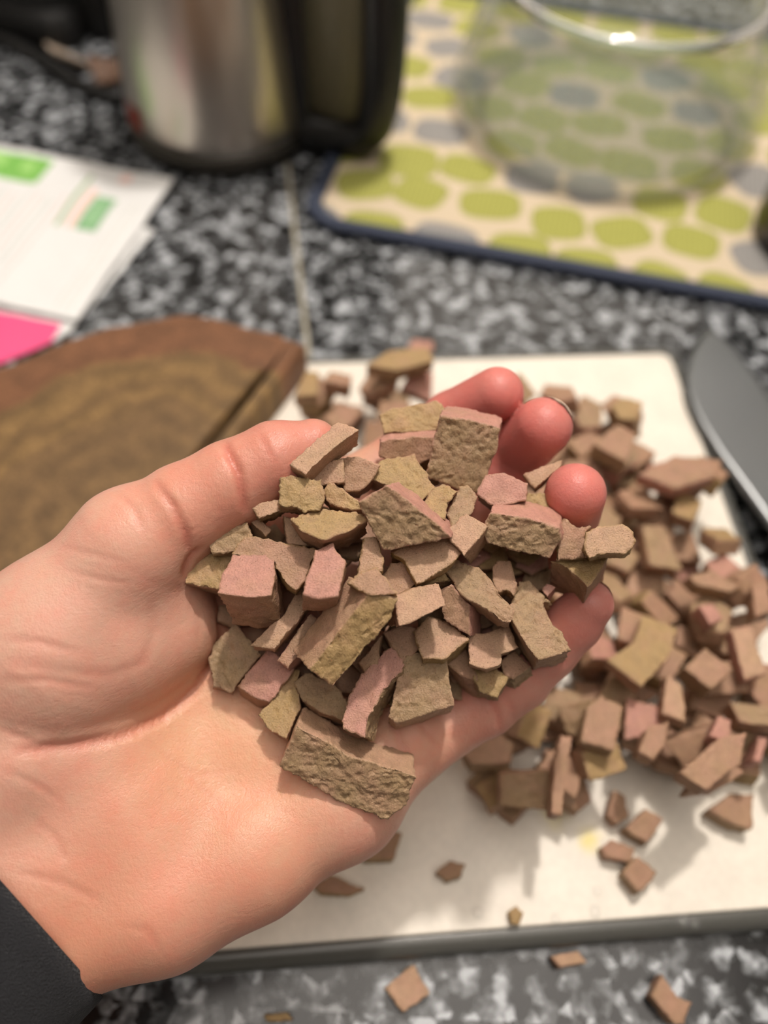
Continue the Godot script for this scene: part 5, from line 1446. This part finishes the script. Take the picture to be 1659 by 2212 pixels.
var CREASES := [
	[1.1, 1.10, [Vector3(-39.6,142.3,-113.6), Vector3(-36.7,144.4,-107.6), Vector3(-34.3,143.3,-103.9), Vector3(-33.4,140.7,-100.5), Vector3(-32.7,135.1,-97.8)]],
	[0.9, 0.30, [Vector3(-30.6,145.8,-114.2), Vector3(-28.4,146.0,-109.7), Vector3(-26.5,144.2,-106.5)]],
	[0.9, 0.25, [Vector3(-27.9,146.3,-115.1), Vector3(-25.5,146.1,-110.5)]],
	[1.1, 0.80, [Vector3(-54.0,140.1,-102.0), Vector3(-48.7,140.1,-95.9), Vector3(-45.7,135.7,-91.3), Vector3(-45.1,129.3,-88.8)]],
	[1.2, 0.90, [Vector3(-43.0,130.2,-90.4), Vector3(-44.8,129.1,-89.0), Vector3(-46.2,126.9,-87.0), Vector3(-46.9,124.0,-85.4)]],
	[1.0, 0.35, [Vector3(-63.6,137.1,-100.5), Vector3(-57.5,139.1,-94.7), Vector3(-54.6,137.5,-89.6)]],
	[0.9, 0.25, [Vector3(-76.2,131.4,-88.0), Vector3(-66.6,135.4,-84.5), Vector3(-58.0,134.6,-83.1)]],
	[0.9, 0.25, [Vector3(-71.8,132.8,-81.4), Vector3(-64.0,132.7,-79.6), Vector3(-56.2,130.4,-79.9)]],
	[1.3, 1.00, [Vector3(-41.0,107.9,-83.6), Vector3(-40.1,103.3,-79.9), Vector3(-41.5,100.4,-74.0), Vector3(-45.5,98.5,-67.0), Vector3(-51.8,100.1,-58.9), Vector3(-59.5,104.5,-52.5), Vector3(-69.0,109.2,-48.2), Vector3(-78.5,113.3,-45.6)]],
	[1.5, 0.25, [Vector3(-52.8,125.6,-79.2), Vector3(-52.4,119.7,-73.7), Vector3(-54.0,117.4,-66.3), Vector3(-60.2,119.0,-62.0), Vector3(-69.6,124.6,-60.3), Vector3(-80.1,127.2,-60.8)]],
	[1.2, 0.20, [Vector3(-46.8,123.7,-85.5), Vector3(-44.0,114.5,-80.3), Vector3(-44.0,110.8,-73.3)]],
	[1.0, 0.35, [Vector3(-82.9,128.9,-65.3), Vector3(-74.7,128.9,-65.3), Vector3(-66.4,125.4,-64.5)]],
	[1.0, 0.35, [Vector3(-81.9,124.8,-57.3), Vector3(-72.2,124.3,-58.3), Vector3(-63.6,119.1,-59.0)]],
	[1.0, 0.40, [Vector3(-82.5,116.4,-49.1), Vector3(-76.8,113.8,-47.7), Vector3(-71.4,109.1,-45.1)]],
	[0.9, 0.30, [Vector3(-81.6,112.4,-41.6), Vector3(-75.2,108.9,-39.8), Vector3(-68.9,102.7,-36.5)]],
	[0.9, 0.22, [Vector3(-54.8,101.5,-53.1), Vector3(-47.0,96.7,-48.8), Vector3(-41.5,94.4,-47.3), Vector3(-31.7,93.1,-49.5)]],
	[0.8, 0.20, [Vector3(-50.6,98.6,-51.4), Vector3(-42.2,94.6,-45.2), Vector3(-34.9,92.7,-40.6)]],
	[1.1, 0.50, [Vector3(5.7,93.3,-63.4), Vector3(8.1,92.4,-57.8), Vector3(9.8,89.7,-52.8), Vector3(10.7,85.1,-48.3)]],
	[0.9, 0.35, [Vector3(12.2,93.2,-63.8), Vector3(15.4,91.8,-60.8), Vector3(18.1,88.9,-58.2)]],
	[1.0, 0.60, [Vector3(30.7,95.0,-70.5), Vector3(32.8,92.8,-67.0), Vector3(34.6,86.2,-64.3)]],
	[0.9, 0.30, [Vector3(34.1,96.4,-71.5), Vector3(36.3,93.9,-68.7), Vector3(37.7,88.5,-66.9)]],
	[1.0, 0.40, [Vector3(43.8,105.8,-82.9), Vector3(46.8,104.8,-79.7), Vector3(49.7,101.7,-78.0)]],
	[1.0, 0.30, [Vector3(-78.5,99.6,-22.9), Vector3(-67.8,96.3,-21.5), Vector3(-58.7,92.4,-18.2)]],
	[0.9, 0.25, [Vector3(-76.1,104.1,-33.8), Vector3(-70.2,99.8,-30.0), Vector3(-66.4,97.1,-24.8)]],
	[0.9, 0.25, [Vector3(-54.9,90.7,-13.9), Vector3(-47.6,90.2,-13.4), Vector3(-44.5,85.8,-9.2)]],
	[0.7, 0.12, [Vector3(-16.9,92.2,-39.6), Vector3(-15.9,91.3,-36.7), Vector3(-16.1,90.2,-33.5)]],
	[0.7, 0.12, [Vector3(-14.9,92.3,-39.9), Vector3(-13.9,91.1,-36.8), Vector3(-14.1,89.7,-33.7)]],
	[0.7, 0.12, [Vector3(-12.9,92.5,-40.2), Vector3(-11.9,91.1,-36.9), Vector3(-12.2,89.2,-33.9)]],
	[0.7, 0.12, [Vector3(-10.9,92.7,-40.5), Vector3(-9.9,91.0,-37.1), Vector3(-10.2,88.8,-34.1)]],
	[0.7, 0.12, [Vector3(-8.9,92.9,-40.8), Vector3(-7.9,90.9,-37.2), Vector3(-8.2,88.5,-34.2)]],
	[0.7, 0.12, [Vector3(-6.9,92.9,-41.1), Vector3(-5.9,90.6,-37.4), Vector3(-6.2,88.1,-34.4)]],
	[0.7, 0.12, [Vector3(-4.9,92.8,-41.5), Vector3(-3.9,90.3,-37.5), Vector3(-4.2,87.6,-34.6)]],
	[0.7, 0.12, [Vector3(-2.9,92.5,-41.9), Vector3(-1.9,89.7,-37.8), Vector3(-2.1,86.8,-34.9)]],
	[0.7, 0.12, [Vector3(-0.9,91.9,-42.3), Vector3(0.1,88.8,-38.0), Vector3(-0.1,85.7,-35.2)]],
]
var TONES := [
	[Vector3(28.3,136.0,-140.4), 14.0, Color(0.558,0.158,0.140)],
	[Vector3(17.1,125.1,-139.9), 12.0, Color(0.558,0.158,0.140)],
	[Vector3(40.0,135.5,-129.8), 14.0, Color(0.558,0.158,0.140)],
	[Vector3(34.4,122.7,-128.5), 13.0, Color(0.558,0.158,0.140)],
	[Vector3(46.8,135.2,-109.4), 13.0, Color(0.558,0.158,0.140)],
	[Vector3(54.4,116.0,-89.8), 12.0, Color(0.512,0.180,0.158)],
	[Vector3(46.0,106.5,-82.1), 13.0, Color(0.558,0.225,0.180)],
	[Vector3(33.1,94.8,-69.5), 14.0, Color(0.577,0.252,0.194)],
	[Vector3(-18.6,144.2,-113.9), 12.0, Color(0.558,0.216,0.162)],
	[Vector3(-25.5,145.1,-107.9), 13.0, Color(0.558,0.225,0.171)],
	[Vector3(-35.7,142.4,-101.8), 13.0, Color(0.595,0.261,0.184)],
	[Vector3(-47.7,139.0,-94.1), 15.0, Color(0.623,0.279,0.194)],
	[Vector3(-42.6,143.0,-104.8), 10.0, Color(0.577,0.252,0.180)],
	[Vector3(-64.7,129.9,-75.1), 22.0, Color(0.623,0.347,0.266)],
	[Vector3(-72.3,125.4,-59.8), 22.0, Color(0.605,0.333,0.252)],
	[Vector3(-54.9,118.8,-66.9), 15.0, Color(0.539,0.257,0.184)],
	[Vector3(-27.4,93.6,-51.9), 22.0, Color(0.670,0.360,0.211)],
	[Vector3(-43.8,95.7,-55.0), 14.0, Color(0.670,0.360,0.207)],
	[Vector3(-12.3,91.9,-62.8), 15.0, Color(0.651,0.342,0.207)],
	[Vector3(11.9,91.4,-57.2), 12.0, Color(0.632,0.306,0.216)],
	[Vector3(-1.1,90.1,-38.8), 14.0, Color(0.632,0.333,0.261)],
	[Vector3(-20.3,91.1,-30.3), 20.0, Color(0.632,0.297,0.198)],
	[Vector3(-56.7,96.2,-27.4), 20.0, Color(0.642,0.284,0.189)],
	[Vector3(-35.2,89.4,-19.8), 18.0, Color(0.614,0.297,0.216)],
	[Vector3(-76.1,102.7,-32.1), 18.0, Color(0.614,0.342,0.261)],
	[Vector3(-63.8,90.6,-11.6), 16.0, Color(0.577,0.243,0.149)],
	[Vector3(-43.0,94.6,-37.7), 18.0, Color(0.632,0.270,0.171)],
]
var NAILS := [
	[Vector3(54.6,110.1,-92.0), Vector3(2.8,5.4,-2.8), Vector3(54.6,-179.9,-92.0), 6.3],
	[Vector3(41.3,129.4,-134.6), Vector3(5.1,15.6,1.6), Vector3(41.3,-160.6,-134.6), 7.9],
]
var SLEEVE := [Vector3(-88.3,78.3,-22.8), Vector3(-37.3,-6.4,39.2), Vector3(26.8,-14.7,22.6), 37.5, 27.0, 0.080, Vector3(-88.3,-211.7,-22.8)]
const BOARD := Vector2(-0.0255, -0.1413)
const BOARD_D := 0.2599
var WOOD := [Vector2(-40.6,-256.9), Vector2(-107.3,-106.0), Vector2(-113.8,-108.9), Vector2(-56.4,-238.9), Vector2(-55.8,-242.0), Vector2(-58.2,-239.7), Vector2(-116.5,-110.1), Vector2(-172.7,-72.2), Vector2(-209.8,-123.2), Vector2(-211.5,-175.9), Vector2(-195.9,-209.5), Vector2(-173.4,-231.7), Vector2(-151.5,-249.0), Vector2(-131.3,-261.4), Vector2(-101.1,-272.0), Vector2(-81.2,-269.9), Vector2(-63.0,-264.1)]
const WOOD_STRAIGHT := 6
var WOOD_SLOT := []
var BLADE := [Vector2(159.5,-301.3), Vector2(151.7,-291.8), Vector2(145.6,-280.1), Vector2(141.8,-268.9), Vector2(140.0,-256.5), Vector2(140.8,-246.7), Vector2(142.8,-237.1), Vector2(148.0,-220.7), Vector2(155.8,-202.1), Vector2(163.5,-182.7), Vector2(176.1,-153.7), Vector2(205.6,-164.2), Vector2(195.5,-198.1), Vector2(186.5,-228.1), Vector2(181.1,-262.1), Vector2(176.5,-276.3), Vector2(171.0,-289.2), Vector2(164.8,-299.1)]
var KNIFE_END := [Vector2(190.8,-158.9), Vector2(23.6,65.5)]
var DROPS := [Vector3(0.0379,0.0121,-0.0293), Vector3(0.0771,0.0121,-0.0375), Vector3(0.0758,0.0121,-0.0316), Vector3(0.1077,0.0121,-0.0296), Vector3(0.1040,0.0121,-0.0302), Vector3(0.0628,0.0121,-0.0287)]
const STICKER := Vector2(1.98, 2.32)
var LAMP := [Vector3(0.12, 1.49, -0.66), 2.6, Color(1.0, 0.965, 0.93)]
var PANEL := [Vector3(0.1, 1.49, 0.1), 1.1, Color(1.0, 0.965, 0.93)]
const CELL := 1.00
